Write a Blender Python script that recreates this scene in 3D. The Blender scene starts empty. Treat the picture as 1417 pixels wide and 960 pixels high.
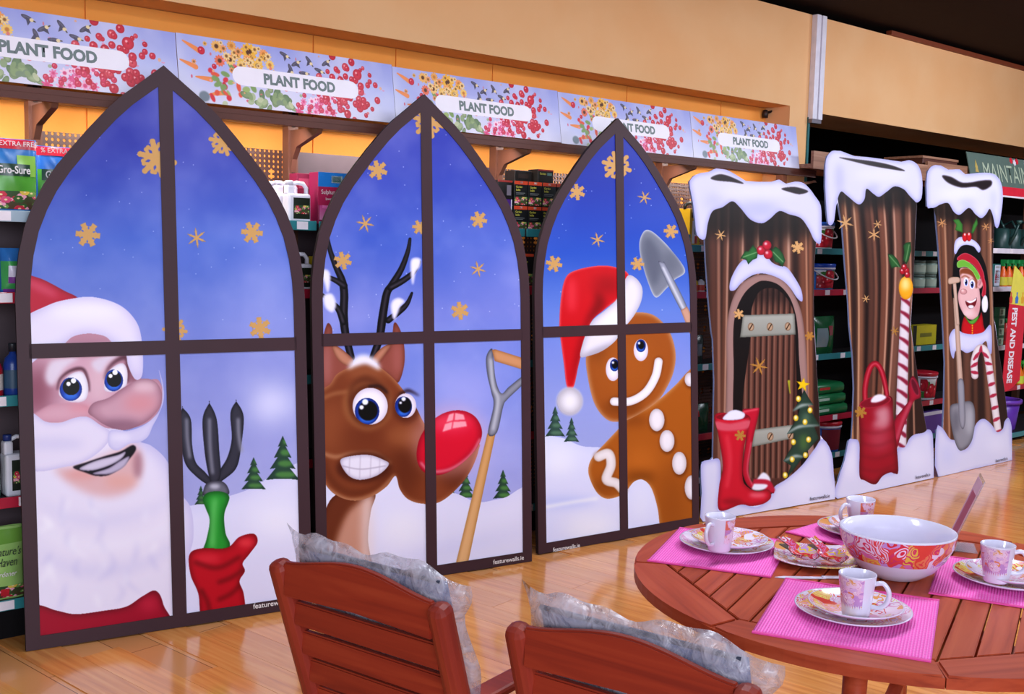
import bpy, bmesh, math, random
import numpy as np
from mathutils import Matrix, Vector

# ------------------------------------------------------------------ camera, world, light, exposure
SC = bpy.context.scene
COL = SC.collection
F_PX, PITCH, ROLL, HC = 1480.25, 0.0954, 0.0227, 1.6966
cam_d = bpy.data.cameras.new('camera'); cam = bpy.data.objects.new('camera', cam_d); COL.objects.link(cam)
cam_d.sensor_fit = 'HORIZONTAL'; cam_d.sensor_width = 36.0; cam_d.lens = 36.0 * F_PX / 1417.0
cam_d.clip_start = 0.05; cam_d.clip_end = 100
_r0, _u0 = Vector((1, 0, 0)), Vector((0, math.sin(PITCH), math.cos(PITCH)))
_x = _r0 * math.cos(ROLL) + _u0 * math.sin(ROLL)
_y = _u0 * math.cos(ROLL) - _r0 * math.sin(ROLL)
_z = _x.cross(_y)
cam.matrix_world = Matrix(((_x.x, _y.x, _z.x, 0), (_x.y, _y.y, _z.y, 0), (_x.z, _y.z, _z.z, HC), (0, 0, 0, 1)))
SC.camera = cam

SC.view_settings.view_transform = 'Standard'
SC.view_settings.look = 'None'
SC.view_settings.gamma = 1.0
SC.view_settings.use_curve_mapping = False
SC.view_settings.exposure = 0.04

world = bpy.data.worlds.new('world'); SC.world = world; world.use_nodes = True
world.node_tree.nodes['Background'].inputs[0].default_value = (0.93, 0.96, 1.08, 1)
world.node_tree.nodes['Background'].inputs[1].default_value = 0.22

CANOPY_W = 11.0            # tube under each shelving canopy, built with its bay
def area(name, loc, target, sx, sy, power, col=(1, 1, 1)):
    l = bpy.data.lights.new(name, 'AREA'); l.shape = 'RECTANGLE'; l.size = sx; l.size_y = sy
    l.energy = power; l.color = col
    o = bpy.data.objects.new(name, l); COL.objects.link(o); o.location = loc
    o.rotation_euler = (Vector(target) - Vector(loc)).to_track_quat('-Z', 'Y').to_euler()
    return o
# added fill lamp with a daylight tint, for assumed unseen glazing behind and right of the photographer
area('rear_fill_light', (1.6, -3.6, 2.5), (0.2, 6.0, 1.2), 6.5, 2.6, 470, (0.87, 0.97, 1.12))
# ceiling luminaires, built further down: rows over the aisle (run position s, distance k from the sign line, watts); those over the far end are tilted, out of view, to brighten the wall fascia
LAMPS = [(.8, -3.0, 20), (2.9, -2.9, 78), (-4.3, -2.2, 42), (-1.9, -2.6, 76), (1.0, -4.2, 52)]

# ------------------------------------------------------------------ helpers: geometry of the place
def cray(px, py):
    a, b = px - 708.5, py - 480.0
    c, s = math.cos(ROLL), math.sin(ROLL)
    u, v = c * a + s * b, -s * a + c * b
    x, y, z = u / F_PX, 1.0, -v / F_PX
    return np.array([x, y * math.cos(PITCH) + z * math.sin(PITCH), z * math.cos(PITCH) - y * math.sin(PITCH)])
CAM0 = np.array([0, 0, HC])
def at_z(px, py, z):
    d = cray(px, py); return CAM0 + d * ((z - HC) / d[2])
def at_plane(px, py, p0, n):
    d = cray(px, py); return CAM0 + d * (np.dot(p0 - CAM0, n) / np.dot(d, n))
# shelving run: direction RD, into the wall RN, origin RO at the foot of the last header sign
RA = math.radians(40.2)
RD = np.array([math.cos(RA), math.sin(RA), 0]); RN = np.array([-RD[1], RD[0], 0])
RO_ = np.array([1.99, 7.645, 0.0])
def G(s, k, z=0.0): return Vector(RO_ + RD * s + RN * k + np.array([0, 0, z]))
def run_s(px, py, k):
    p = at_plane(px, py, RO_ + RN * k, RN) - RO_
    return float(np.dot(p, RD)), float(p[2])

# ------------------------------------------------------------------ helpers: materials
def srgb(c):
    if isinstance(c, str):
        c = c.lstrip('#'); c = tuple(int(c[i:i + 2], 16) / 255 for i in (0, 2, 4))
    return c
def lin(c):
    return tuple((x / 12.92 if x <= 0.04045 else ((x + 0.055) / 1.055) ** 2.4) for x in srgb(c))
_mats = {}
def new_mat(name):
    m = bpy.data.materials.new(name); m.use_nodes = True
    return m, m.node_tree.nodes, m.node_tree.links, m.node_tree.nodes['Principled BSDF']
def mat(name, col, rough=0.5, spec=0.4, metal=0.0, var=0.06, scale=14.0, bump=0.0, coat=0.0, trans=0.0):
    """plain coloured procedural material with slight noise variation"""
    if name in _mats: return _mats[name]
    m, N, L, b = new_mat(name)
    b.inputs['Roughness'].default_value = rough; b.inputs['Specular IOR Level'].default_value = spec
    b.inputs['Metallic'].default_value = metal; b.inputs['Coat Weight'].default_value = coat
    if trans: b.inputs['Transmission Weight'].default_value = trans
    c = lin(col)
    t = N.new('ShaderNodeTexCoord'); n = N.new('ShaderNodeTexNoise'); n.inputs['Scale'].default_value = scale
    n.inputs['Detail'].default_value = 4
    L.new(t.outputs['Object'], n.inputs['Vector'])
    r = N.new('ShaderNodeValToRGB')
    r.color_ramp.elements[0].position = 0.3; r.color_ramp.elements[1].position = 0.7
    r.color_ramp.elements[0].color = tuple(x * (1 - var) for x in c) + (1,)
    r.color_ramp.elements[1].color = tuple(min(1, x * (1 + var)) for x in c) + (1,)
    L.new(n.outputs['Fac'], r.inputs['Fac']); L.new(r.outputs['Color'], b.inputs['Base Color'])
    if bump:
        bp = N.new('ShaderNodeBump'); bp.inputs['Strength'].default_value = bump; bp.inputs['Distance'].default_value = 0.01
        L.new(n.outputs['Fac'], bp.inputs['Height']); L.new(bp.outputs['Normal'], b.inputs['Normal'])
    _mats[name] = m
    return m
def img_mat(name, arr, rough=0.45, spec=0.25, coat=0.0):
    """printed surface: arr is H x W x 3 in display values, row 0 at the top; painted by this script"""
    h, w, _ = arr.shape
    im = bpy.data.images.new(name, w, h, alpha=False)
    px = np.ones((h, w, 4), np.float32); px[..., :3] = np.clip(arr[::-1], 0, 1)
    im.pixels.foreach_set(px.ravel()); im.update(); im.pack()
    m, N, L, b = new_mat(name)
    t = N.new('ShaderNodeTexImage'); t.image = im; t.extension = 'EXTEND'
    L.new(t.outputs['Color'], b.inputs['Base Color'])
    b.inputs['Roughness'].default_value = rough; b.inputs['Specular IOR Level'].default_value = spec
    b.inputs['Coat Weight'].default_value = coat
    _mats[name] = m
    return m

# ------------------------------------------------------------------ helpers: objects
def tag(o, label=None, cat=None, group=None, kind=None):
    if label: o['label'] = label
    if cat: o['category'] = cat
    if group: o['group'] = group
    if kind: o['kind'] = kind
    return o
def empty(name, loc=(0, 0, 0), rot=(0, 0, 0), label=None, cat=None, group=None, kind=None):
    o = bpy.data.objects.new(name, None); COL.objects.link(o); o.empty_display_size = 0.1
    o.location = loc; o.rotation_euler = rot
    return tag(o, label, cat, group, kind)
def link(name, me, m=None, parent=None, loc=(0, 0, 0), rot=(0, 0, 0), smooth=False, **kw):
    if m is not None and not me.materials: me.materials.append(m)
    if smooth:
        me.polygons.foreach_set('use_smooth', [True] * len(me.polygons)); me.update()
    o = bpy.data.objects.new(name, me); COL.objects.link(o)
    o.parent = parent; o.location = loc; o.rotation_euler = rot
    return tag(o, **kw)
def copy_tree(o, parent=None, top=True):
    c = o.copy(); COL.objects.link(c)
    if parent is not None or not top: c.parent = parent
    for ch in list(o.children): copy_tree(ch, c, False)
    return c
def bm_mesh(bm, name):
    bmesh.ops.recalc_face_normals(bm, faces=bm.faces)
    me = bpy.data.meshes.new(name); bm.to_mesh(me); bm.free(); return me
def add_box(bm, x0, x1, y0, y1, z0, z1, bev=0.0):
    v = [bm.verts.new(p) for p in ((x0, y0, z0), (x1, y0, z0), (x1, y1, z0), (x0, y1, z0),
                                   (x0, y0, z1), (x1, y0, z1), (x1, y1, z1), (x0, y1, z1))]
    f = [bm.faces.new([v[i] for i in q]) for q in ((0, 3, 2, 1), (4, 5, 6, 7), (0, 1, 5, 4), (1, 2, 6, 5), (2, 3, 7, 6), (3, 0, 4, 7))]
    if bev:
        es = set(e for q in f for e in q.edges)
        bmesh.ops.bevel(bm, geom=list(es), offset=bev, segments=2, affect='EDGES', profile=0.5)
def box_me(x0, x1, y0, y1, z0, z1, bev=0.0, name='box'):
    bm = bmesh.new(); add_box(bm, x0, x1, y0, y1, z0, z1, bev); return bm_mesh(bm, name)
def box(name, dims, m, parent=None, bev=0.0, **kw):
    return link(name, box_me(*dims, bev=bev, name=name), m, parent, **kw)
def lathe_me(prof, seg=32, name='lathe', a0=0.0, a1=2 * math.pi):
    bm = bmesh.new(); rings = []
    full = abs(a1 - a0 - 2 * math.pi) < 1e-6
    n = seg if full else seg + 1
    for r, z in prof:
        if r < 1e-6: rings.append([bm.verts.new((0, 0, z))] * n)
        else: rings.append([bm.verts.new((r * math.cos(a0 + (a1 - a0) * i / seg), r * math.sin(a0 + (a1 - a0) * i / seg), z)) for i in range(n)])
    for a, b in zip(rings, rings[1:]):
        for i in range(seg):
            j = (i + 1) % n
            q = []
            for v in (a[i], a[j], b[j], b[i]):
                if v not in q: q.append(v)
            if len(q) >= 3: bm.faces.new(q)
    me = bm_mesh(bm, name); me.polygons.foreach_set('use_smooth', [True] * len(me.polygons)); return me
def tube_me(path, rad, seg=10, name='tube', closed=False):
    path = [Vector(p) for p in path]; n = len(path)
    rads = rad if isinstance(rad, (list, tuple)) else [rad] * n
    bm = bmesh.new(); rings = []; up = Vector((0.13, 0.21, 0.97)).normalized()
    for i, p in enumerate(path):
        if closed: t = path[(i + 1) % n] - path[i - 1]
        else: t = path[min(i + 1, n - 1)] - path[max(i - 1, 0)]
        t.normalize(); a = t.cross(up)
        if a.length < 1e-3: a = t.cross(Vector((1, 0, 0)))
        a.normalize(); b = t.cross(a)
        rings.append([bm.verts.new(p + (a * math.cos(2 * math.pi * j / seg) + b * math.sin(2 * math.pi * j / seg)) * rads[i]) for j in range(seg)])
    pairs = list(zip(rings, rings[1:])) + ([(rings[-1], rings[0])] if closed else [])
    for a, b in pairs:
        for j in range(seg): bm.faces.new((a[j], a[(j + 1) % seg], b[(j + 1) % seg], b[j]))
    if not closed: bm.faces.new(rings[0][::-1]); bm.faces.new(rings[-1])
    me = bm_mesh(bm, name); me.polygons.foreach_set('use_smooth', [True] * len(me.polygons)); return me
def prism_me(pts, y0, y1, name='prism', uv=None, holes=False):
    """outline pts (x,z) extruded from y0 (front) to y1 (back); uv = (w,h) for planar print coordinates"""
    bm = bmesh.new(); n = len(pts)
    a = [bm.verts.new((p[0], y0, p[1])) for p in pts]; b = [bm.verts.new((p[0], y1, p[1])) for p in pts]
    bm.faces.new(a); bm.faces.new(b[::-1])
    for i in range(n): bm.faces.new((a[i], b[i], b[(i + 1) % n], a[(i + 1) % n]))
    bmesh.ops.recalc_face_normals(bm, faces=bm.faces)
    if uv:
        ul = bm.loops.layers.uv.new('UVMap')
        for f in bm.faces:
            for l in f.loops: l[ul].uv = ((l.vert.co.x - uv[0]) / (uv[1] - uv[0]), (l.vert.co.z - uv[2]) / (uv[3] - uv[2]))
    me = bpy.data.meshes.new(name); bm.to_mesh(me); bm.free(); return me
def flat_me(pts3, thick, name='slab', bev=0.0):
    """horizontal slab: outline (x,y) polygon extruded down by thick from z=0"""
    bm = bmesh.new(); n = len(pts3)
    a = [bm.verts.new((p[0], p[1], 0)) for p in pts3]; b = [bm.verts.new((p[0], p[1], -thick)) for p in pts3]
    top = bm.faces.new(a); bm.faces.new(b[::-1])
    for i in range(n): bm.faces.new((a[i], b[i], b[(i + 1) % n], a[(i + 1) % n]))
    if bev: bmesh.ops.bevel(bm, geom=list(top.edges), offset=bev, segments=2, affect='EDGES')
    return bm_mesh(bm, name)
def text(body, width, m, parent, loc, rot=(math.pi / 2, 0, 0), height=None, ext=0.0006, bold=0.0, name='lettering', align='CENTER', shear=0.0):
    cu = bpy.data.curves.new('txt', 'FONT'); cu.body = body; cu.size = 1.0; cu.extrude = 0.0; cu.offset = bold
    cu.align_x = align; cu.align_y = 'CENTER'; cu.resolution_u = 3; cu.shear = shear
    to = bpy.data.objects.new('txt', cu); me = bpy.data.meshes.new_from_object(to)
    bpy.data.objects.remove(to); bpy.data.curves.remove(cu)
    co = np.zeros(len(me.vertices) * 3, np.float32); me.vertices.foreach_get('co', co); co = co.reshape(-1, 3)
    lo, hi = co.min(0), co.max(0); k = width / (hi[0] - lo[0]); kz = k if height is None else height / (hi[1] - lo[1])
    cx = (lo[0] + hi[0]) / 2 if align == 'CENTER' else lo[0]
    co[:, 0] = (co[:, 0] - cx) * k; co[:, 1] = (co[:, 1] - (lo[1] + hi[1]) / 2) * kz; co[:, 2] = ext
    me.vertices.foreach_set('co', co.ravel()); me.update(); me.name = name; me.materials.clear()
    return link(name, me, m, parent, loc, rot)

# ------------------------------------------------------------------ helpers: painting printed artwork
def smooth_closed(pts, n=7, closed=True):
    p = np.array(pts, float); out = []; k = len(p)
    rng = range(k) if closed else range(k - 1)
    for i in rng:
        if closed: p0, p1, p2, p3 = p[i - 1], p[i], p[(i + 1) % k], p[(i + 2) % k]
        else: p0, p1, p2, p3 = p[max(i - 1, 0)], p[i], p[i + 1], p[min(i + 2, k - 1)]
        for j in range(n):
            t = j / n
            out.append(0.5 * (2 * p1 + (p2 - p0) * t + (2 * p0 - 5 * p1 + 4 * p2 - p3) * t * t + (3 * p1 - p0 - 3 * p2 + p3) * t ** 3))
    if not closed: out.append(p[-1])
    return np.array(out)
def box_blur(a, r):
    for _ in range(2):
        for ax in (0, 1):
            w = 2 * r + 1
            pad = [(0, 0), (0, 0)]; pad[ax] = (r + 1, r)
            c = np.cumsum(np.pad(a, pad, mode='edge'), axis=ax, dtype=np.float64)
            a = ((np.take(c, range(w, c.shape[ax]), ax) - np.take(c, range(0, c.shape[ax] - w), ax)) / w).astype(np.float32)
    return a
class Art:
    def __init__(s, x0, y0, x1, y1, S=2.0, seed=1):
        s.x0, s.y0, s.S = x0, y0, S; s.w, s.h = int((x1 - x0) * S), int((y1 - y0) * S)
        s.b = np.zeros((s.h, s.w, 3), np.float32); s.rng = np.random.default_rng(seed); s.z = (0, 0, 1.0)
    def use(s, ox, oy, sc): s.z = (ox, oy, sc); return s
    def to_px(s, pts):
        ox, oy, sc = s.z; p = np.array(pts, float).reshape(-1, 2)
        return np.c_[ox + p[:, 0] * sc, oy + p[:, 1] * sc]
    def _c(s, pts):
        p = s.to_px(pts); return np.c_[(p[:, 0] - s.x0) * s.S, (p[:, 1] - s.y0) * s.S]
    def vgrad(s, stops, dim=1.0):
        """vertical colour gradient; stops (photo y, colour)"""
        ys = np.arange(s.h) / s.S + s.y0; c = np.array([srgb(q[1]) for q in stops]) * dim; yy = [q[0] for q in stops]
        for i in range(3): s.b[:, :, i] = np.interp(ys, yy, c[:, i])[:, None]
    def noise(s, cell, amp, col=(1, 1, 1), octs=3, y=None):
        n = np.zeros((s.h, s.w), np.float32); a = 1.0; tot = 0
        for o in range(octs):
            c = max(cell * s.S / 2 ** o, 2); gh, gw = int(s.h / c) + 3, int(s.w / c) + 3
            g = s.rng.random((gh, gw)).astype(np.float32)
            yy = np.arange(s.h) / c; xx = np.arange(s.w) / c; iy = yy.astype(int); ix = xx.astype(int); fy = (yy - iy)[:, None]; fx = (xx - ix)[None]
            fy = fy * fy * (3 - 2 * fy); fx = fx * fx * (3 - 2 * fx)
            v = (g[iy][:, ix] * (1 - fx) + g[iy][:, ix + 1] * fx) * (1 - fy) + (g[iy + 1][:, ix] * (1 - fx) + g[iy + 1][:, ix + 1] * fx) * fy
            n += v * a; tot += a; a *= 0.5
        n = np.clip((n / tot - 0.35) * 2.2, 0, 1) * amp
        s.b += (np.array(srgb(col), np.float32) - s.b) * n[..., None]
    def mask(s, pts, smooth=True, blur=0.0):
        c = s._c(pts)
        if smooth and len(c) > 2: c = smooth_closed(c)
        r = int(max(0, round(blur * s.z[2] * s.S)))
        m = 2 * r + 2
        bx0, by0 = int(max(0, math.floor(c[:, 0].min()) - m)), int(max(0, math.floor(c[:, 1].min()) - m))
        bx1, by1 = int(min(s.w, math.ceil(c[:, 0].max()) + m)), int(min(s.h, math.ceil(c[:, 1].max()) + m))
        if bx1 - bx0 < 2 or by1 - by0 < 2: return (0, 1, 0, 1, np.zeros((1, 1), np.float32))
        H, W = by1 - by0, bx1 - bx0
        acc = np.zeros((H, W + 2), np.float32)
        x = c[:, 0] - bx0; y = c[:, 1] - by0; n = len(c)
        for i in range(n):
            xa, ya, xb, yb = x[i], y[i], x[(i + 1) % n], y[(i + 1) % n]
            if ya == yb: continue
            d = 1.0
            if ya > yb: xa, ya, xb, yb, d = xb, yb, xa, ya, -1.0
            r0, r1 = max(0, math.ceil(ya - 0.5)), min(H - 1, math.ceil(yb - 0.5) - 1)
            if r1 < r0: continue
            rows = np.arange(r0, r1 + 1); xs = np.clip(xa + (rows + 0.5 - ya) * (xb - xa) / (yb - ya), 0, W)
            ix = xs.astype(int); fr = (xs - ix).astype(np.float32)
            np.add.at(acc, (rows, ix), d * (1 - fr)); np.add.at(acc, (rows, ix + 1), d * fr)
        a = np.clip(np.abs(np.cumsum(acc, 1)[:, :W]), 0, 1)
        if r > 0: a = box_blur(a, r)
        return (by0, by1, bx0, bx1, a)
    def _clip(s, m, clip):
        if clip is None: return m
        y0, y1, x0, x1, a = m; Y0, Y1, X0, X1, A = clip
        f = np.zeros_like(a); a0, a1, b0, b1 = max(y0, Y0), min(y1, Y1), max(x0, X0), min(x1, X1)
        if a1 > a0 and b1 > b0: f[a0 - y0:a1 - y0, b0 - x0:b1 - x0] = A[a0 - Y0:a1 - Y0, b0 - X0:b1 - X0]
        return (y0, y1, x0, x1, a * f)
    def put(s, m, col, a=1.0, clip=None):
        y0, y1, x0, x1, k = s._clip(m, clip); v = s.b[y0:y1, x0:x1]
        v += (np.array(srgb(col), np.float32) - v) * (k * a)[..., None]
    def fill(s, pts, col, blur=0.0, a=1.0, smooth=True, clip=None, rim=None, col2=None, dirn=None):
        """rim = (colour, width, strength): airbrushed inner edge; col2, dirn: linear gradient towards dirn"""
        return s.paint(s.mask(pts, smooth, blur), col, a, clip, rim, col2, dirn)
    def paint(s, m, col, a=1.0, clip=None, rim=None, col2=None, dirn=None):
        s.put(m, col, a, clip)
        if col2 is not None:
            y0, y1, x0, x1, k = m; dx, dy = dirn
            X, Y = np.meshgrid(np.linspace(-1, 1, x1 - x0), np.linspace(-1, 1, y1 - y0))
            g = np.clip(0.5 + 0.5 * (X * dx + Y * dy) / math.hypot(dx, dy), 0, 1).astype(np.float32)
            s.put((y0, y1, x0, x1, k * g), col2, a, clip)
        if rim is not None:
            y0, y1, x0, x1, k = m; r = max(1, int(rim[1] * s.z[2] * s.S))
            p = np.pad(k, r + 1); e = np.clip((1 - box_blur(p, r)[r + 1:-r - 1, r + 1:-r - 1]) * 1.8, 0, 1) * k
            s.put((y0, y1, x0, x1, e), rim[0], rim[2], clip)
        return m
    def ell_pts(s, cx, cy, rx, ry, rot=0.0, n=22):
        t = np.arange(n) * 2 * math.pi / n; c, q = math.cos(rot), math.sin(rot)
        return np.c_[cx + rx * np.cos(t) * c - ry * np.sin(t) * q, cy + rx * np.cos(t) * q + ry * np.sin(t) * c]
    def ell(s, cx, cy, rx, ry, col, rot=0.0, **kw): return s.fill(s.ell_pts(cx, cy, rx, ry, rot), col, smooth=False, **kw)
    def stroke_pts(s, path, w, smooth=True):
        p = smooth_closed(path, 6, False) if smooth and len(path) > 2 else np.array(path, float)
        ws = np.interp(np.linspace(0, 1, len(p)), np.linspace(0, 1, len(w)), w) if isinstance(w, (list, tuple)) else np.full(len(p), w)
        t = np.gradient(p, axis=0); t /= np.maximum(np.hypot(t[:, 0], t[:, 1]), 1e-6)[:, None]; n = np.c_[-t[:, 1], t[:, 0]]
        L, R = p + n * ws[:, None] / 2, p - n * ws[:, None] / 2
        ang = math.atan2(n[-1, 1], n[-1, 0]); cap1 = [p[-1] + ws[-1] / 2 * np.array([math.cos(ang - k), math.sin(ang - k)]) for k in (0.5, 1.05, 1.57, 2.1, 2.6)]
        ang = math.atan2(-n[0, 1], -n[0, 0]); cap0 = [p[0] + ws[0] / 2 * np.array([math.cos(ang - k), math.sin(ang - k)]) for k in (0.5, 1.05, 1.57, 2.1, 2.6)]
        return np.vstack([L, cap1, R[::-1], cap0])
    def stroke(s, path, w, col, smooth=True, blur=0.0, **kw):
        p = smooth_closed(path, 6, False) if smooth and len(path) > 2 else np.array(path, float)
        ws = np.interp(np.linspace(0, 1, len(p)), np.linspace(0, 1, len(w)), w) if isinstance(w, (list, tuple)) else np.full(len(p), float(w))
        c = s._c(p); k = s.z[2] * s.S; r = ws * k / 2; bl = int(round(blur * k)); m = r.max() + 2 * bl + 2
        x0, y0 = int(max(0, c[:, 0].min() - m)), int(max(0, c[:, 1].min() - m)); x1, y1 = int(min(s.w, c[:, 0].max() + m)), int(min(s.h, c[:, 1].max() + m))
        if x1 - x0 < 2 or y1 - y0 < 2: return (0, 1, 0, 1, np.zeros((1, 1), np.float32))
        a = np.zeros((y1 - y0, x1 - x0), np.float32)
        for i in range(len(c) - 1):
            A_, B_ = c[i], c[i + 1]; q = max(r[i], r[i + 1]) + 1.5
            u0, v0 = int(max(x0, min(A_[0], B_[0]) - q)), int(max(y0, min(A_[1], B_[1]) - q)); u1, v1 = int(min(x1, max(A_[0], B_[0]) + q + 1)), int(min(y1, max(A_[1], B_[1]) + q + 1))
            if u1 <= u0 or v1 <= v0: continue
            X, Y = np.meshgrid(np.arange(u0, u1) + .5, np.arange(v0, v1) + .5); d = B_ - A_; L2 = max(d @ d, 1e-9)
            t = np.clip(((X - A_[0]) * d[0] + (Y - A_[1]) * d[1]) / L2, 0, 1)
            D = np.hypot(X - A_[0] - t * d[0], Y - A_[1] - t * d[1]) - (r[i] + (r[i + 1] - r[i]) * t)
            sl = a[v0 - y0:v1 - y0, u0 - x0:u1 - x0]; np.maximum(sl, np.clip(.5 - D, 0, 1), out=sl)
        if bl > 0: a = box_blur(a, bl)
        return s.paint((y0, y1, x0, x1, a), col, **kw)
    def tone(s, con=1.10, sat=1.02):
        '''printed ink: a little more contrast and colour'''
        g = s.b.mean(2, keepdims=True); b = g + (s.b - g) * sat; s.b = np.clip(.55 + (b - .55) * con, 0, 1)
    def flake(s, cx, cy, r, kind, col='#c79a62', rot=0.2, a=1.0):
        for i in range(6):
            t = rot + i * math.pi / 3; c, q = math.cos(t), math.sin(t)
            def P(u, v): return (cx + (u * c - v * q) * r, cy + (u * q + v * c) * r)
            if kind == 't': s.fill([P(0, -.10), P(.55, -.09), P(1, -.02), P(1, .02), P(.55, .09), P(0, .10)], col, smooth=False, a=a); s.fill([P(.45, 0), P(.72, -.2), P(.66, 0), P(.72, .2)], col, smooth=False, a=a * .7)
            elif kind == 'a': s.fill([P(0, -.22), P(.50, -.20), P(.60, -.33), P(.72, -.20), P(1, -.24), P(1, .24), P(.72, .20), P(.60, .33), P(.50, .20), P(0, .22)], col, smooth=False, a=a)
            else:
                s.fill([P(0, -.2), P(.9, -.13), P(.9, .13), P(0, .2)], col, smooth=False, a=a); e = P(.9, 0); s.ell(e[0], e[1], .15 * r, .15 * r, col, a=a)
                for sg in (-1, 1):
                    s.stroke([P(.42, 0), P(.66, sg * .30)], .17 * r, col, smooth=False, a=a); e = P(.66, sg * .30); s.ell(e[0], e[1], .12 * r, .12 * r, col, a=a)
        if kind != 't': s.ell(cx, cy, .34 * r, .34 * r, col, a=a)
    def fir(s, ax, ay, bw, h, dark='#2f4a3c', light='#5b8f4a', n=4):
        m = s.fir_pts(ax, ay, bw, h, n); k = s.fill(m, dark, smooth=False, rim=('#1c2c2a', 6, .5))
        for i in range(n):
            y = ay + h * (i + .75) / n; s.ell(ax + bw * .08, y - h * .06, bw * .3 * (i + 1) / n, h * .07, light, blur=3, a=.75, clip=k)
    def fir_pts(s, ax, ay, bw, h, n=4):
        L, R = [], []
        for i in range(n):
            y = ay + h * (i + 1) / n; w = bw / 2 * (i + 1.2) / (n + .2)
            R += [(ax + w, y), (ax + w * .55, y - h * .02)]; L += [(ax - w, y), (ax - w * .55, y - h * .02)]
        return [(ax, ay)] + R + L[::-1]
    def warp(s, h3, w, h):
        """resample to a w x h image; h3(u,v arrays) gives photo x,y for each texel"""
        v, u = np.mgrid[0:h, 0:w].astype(np.float64); x, y = h3((u + .5) / w, (v + .5) / h)
        x = np.clip((x - s.x0) * s.S - .5, 0, s.w - 1.01); y = np.clip((y - s.y0) * s.S - .5, 0, s.h - 1.01)
        ix, iy = x.astype(int), y.astype(int); fx, fy = (x - ix)[..., None].astype(np.float32), (y - iy)[..., None].astype(np.float32)
        b = s.b
        return (b[iy, ix] * (1 - fx) + b[iy, ix + 1] * fx) * (1 - fy) + (b[iy + 1, ix] * (1 - fx) + b[iy + 1, ix + 1] * fx) * fy

# ------------------------------------------------------------------ the setting: floor, walls, ceiling
FA = math.radians(140.0)
def wood_mat(name, c0, c1, c2, along='X', rough=0.35, scale=1.0, coat=0.0, rand=0.25, spec=0.4):
    m, N, L, b = new_mat(name); _mats[name] = m
    t = N.new('ShaderNodeTexCoord'); mp = N.new('ShaderNodeMapping'); oi = N.new('ShaderNodeObjectInfo')
    sc = (1.2, 22, 22) if along == 'X' else ((22, 1.2, 22) if along == 'Y' else (22, 22, 1.2))
    mp.inputs['Scale'].default_value = tuple(q * scale for q in sc)
    L.new(t.outputs['Object'], mp.inputs['Vector'])
    ad = N.new('ShaderNodeVectorMath'); ad.operation = 'ADD'
    mu = N.new('ShaderNodeMath'); mu.operation = 'MULTIPLY'; mu.inputs[1].default_value = 57.0
    L.new(oi.outputs['Random'], mu.inputs[0]); L.new(mp.outputs['Vector'], ad.inputs[0]); L.new(mu.outputs[0], ad.inputs[1])
    n = N.new('ShaderNodeTexNoise'); n.inputs['Scale'].default_value = 1.6; n.inputs['Detail'].default_value = 6; n.inputs['Distortion'].default_value = 0.6
    L.new(ad.outputs[0], n.inputs['Vector'])
    r = N.new('ShaderNodeValToRGB'); e = r.color_ramp.elements
    e[0].position = 0.28; e[0].color = lin(c0) + (1,); e[1].position = 0.75; e[1].color = lin(c2) + (1,)
    k = e.new(0.5); k.color = lin(c1) + (1,)
    L.new(n.outputs['Fac'], r.inputs['Fac'])
    hs = N.new('ShaderNodeHueSaturation'); mr = N.new('ShaderNodeMapRange')
    mr.inputs['To Min'].default_value = 1 - rand; mr.inputs['To Max'].default_value = 1 + rand * 0.6
    L.new(oi.outputs['Random'], mr.inputs['Value']); L.new(mr.outputs[0], hs.inputs['Value']); L.new(r.outputs['Color'], hs.inputs['Color'])
    L.new(hs.outputs['Color'], b.inputs['Base Color'])
    b.inputs['Roughness'].default_value = rough; b.inputs['Coat Weight'].default_value = coat; b.inputs['Coat Roughness'].default_value = 0.12
    b.inputs['Specular IOR Level'].default_value = spec
    bp = N.new('ShaderNodeBump'); bp.inputs['Strength'].default_value = 0.06; bp.inputs['Distance'].default_value = 0.002
    L.new(n.outputs['Fac'], bp.inputs['Height']); L.new(bp.outputs['Normal'], b.inputs['Normal'])
    return m
m_plank = wood_mat('laminate_plank', '#cc7a3c', '#e4924a', '#eea65c', 'X', rough=0.16, coat=0.5, rand=0.12)

# base slab, with the same boards drawn on as far as single planks no longer show
def floor_mat():
    m, N, L, b = new_mat('laminate_floor'); t = N.new('ShaderNodeTexCoord'); mp = N.new('ShaderNodeMapping')
    mp.inputs['Rotation'].default_value = (0, 0, -FA); L.new(t.outputs['Object'], mp.inputs['Vector'])
    br = N.new('ShaderNodeTexBrick'); br.inputs['Scale'].default_value = 1; br.inputs['Brick Width'].default_value = 1.3; br.inputs['Row Height'].default_value = 0.16
    br.inputs['Mortar Size'].default_value = 0.002; br.inputs['Color1'].default_value = lin('#ce8850') + (1,); br.inputs['Color2'].default_value = lin('#dc985e') + (1,)
    br.inputs['Mortar'].default_value = lin('#7d4c28') + (1,)
    L.new(mp.outputs['Vector'], br.inputs['Vector']); L.new(br.outputs['Color'], b.inputs['Base Color'])
    b.inputs['Roughness'].default_value = 0.24; b.inputs['Coat Weight'].default_value = 0.3
    return m
floor = link('floor', box_me(-9, 24, -6, 30, -0.12, -0.004, name='floor'), floor_mat(), kind='structure')
pm = box_me(-0.649, 0.649, -0.0793, 0.0793, -0.006, 0.0, name='plank'); pm.materials.append(m_plank)
cF, sF = math.cos(FA), math.sin(FA)
cand = []
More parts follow.
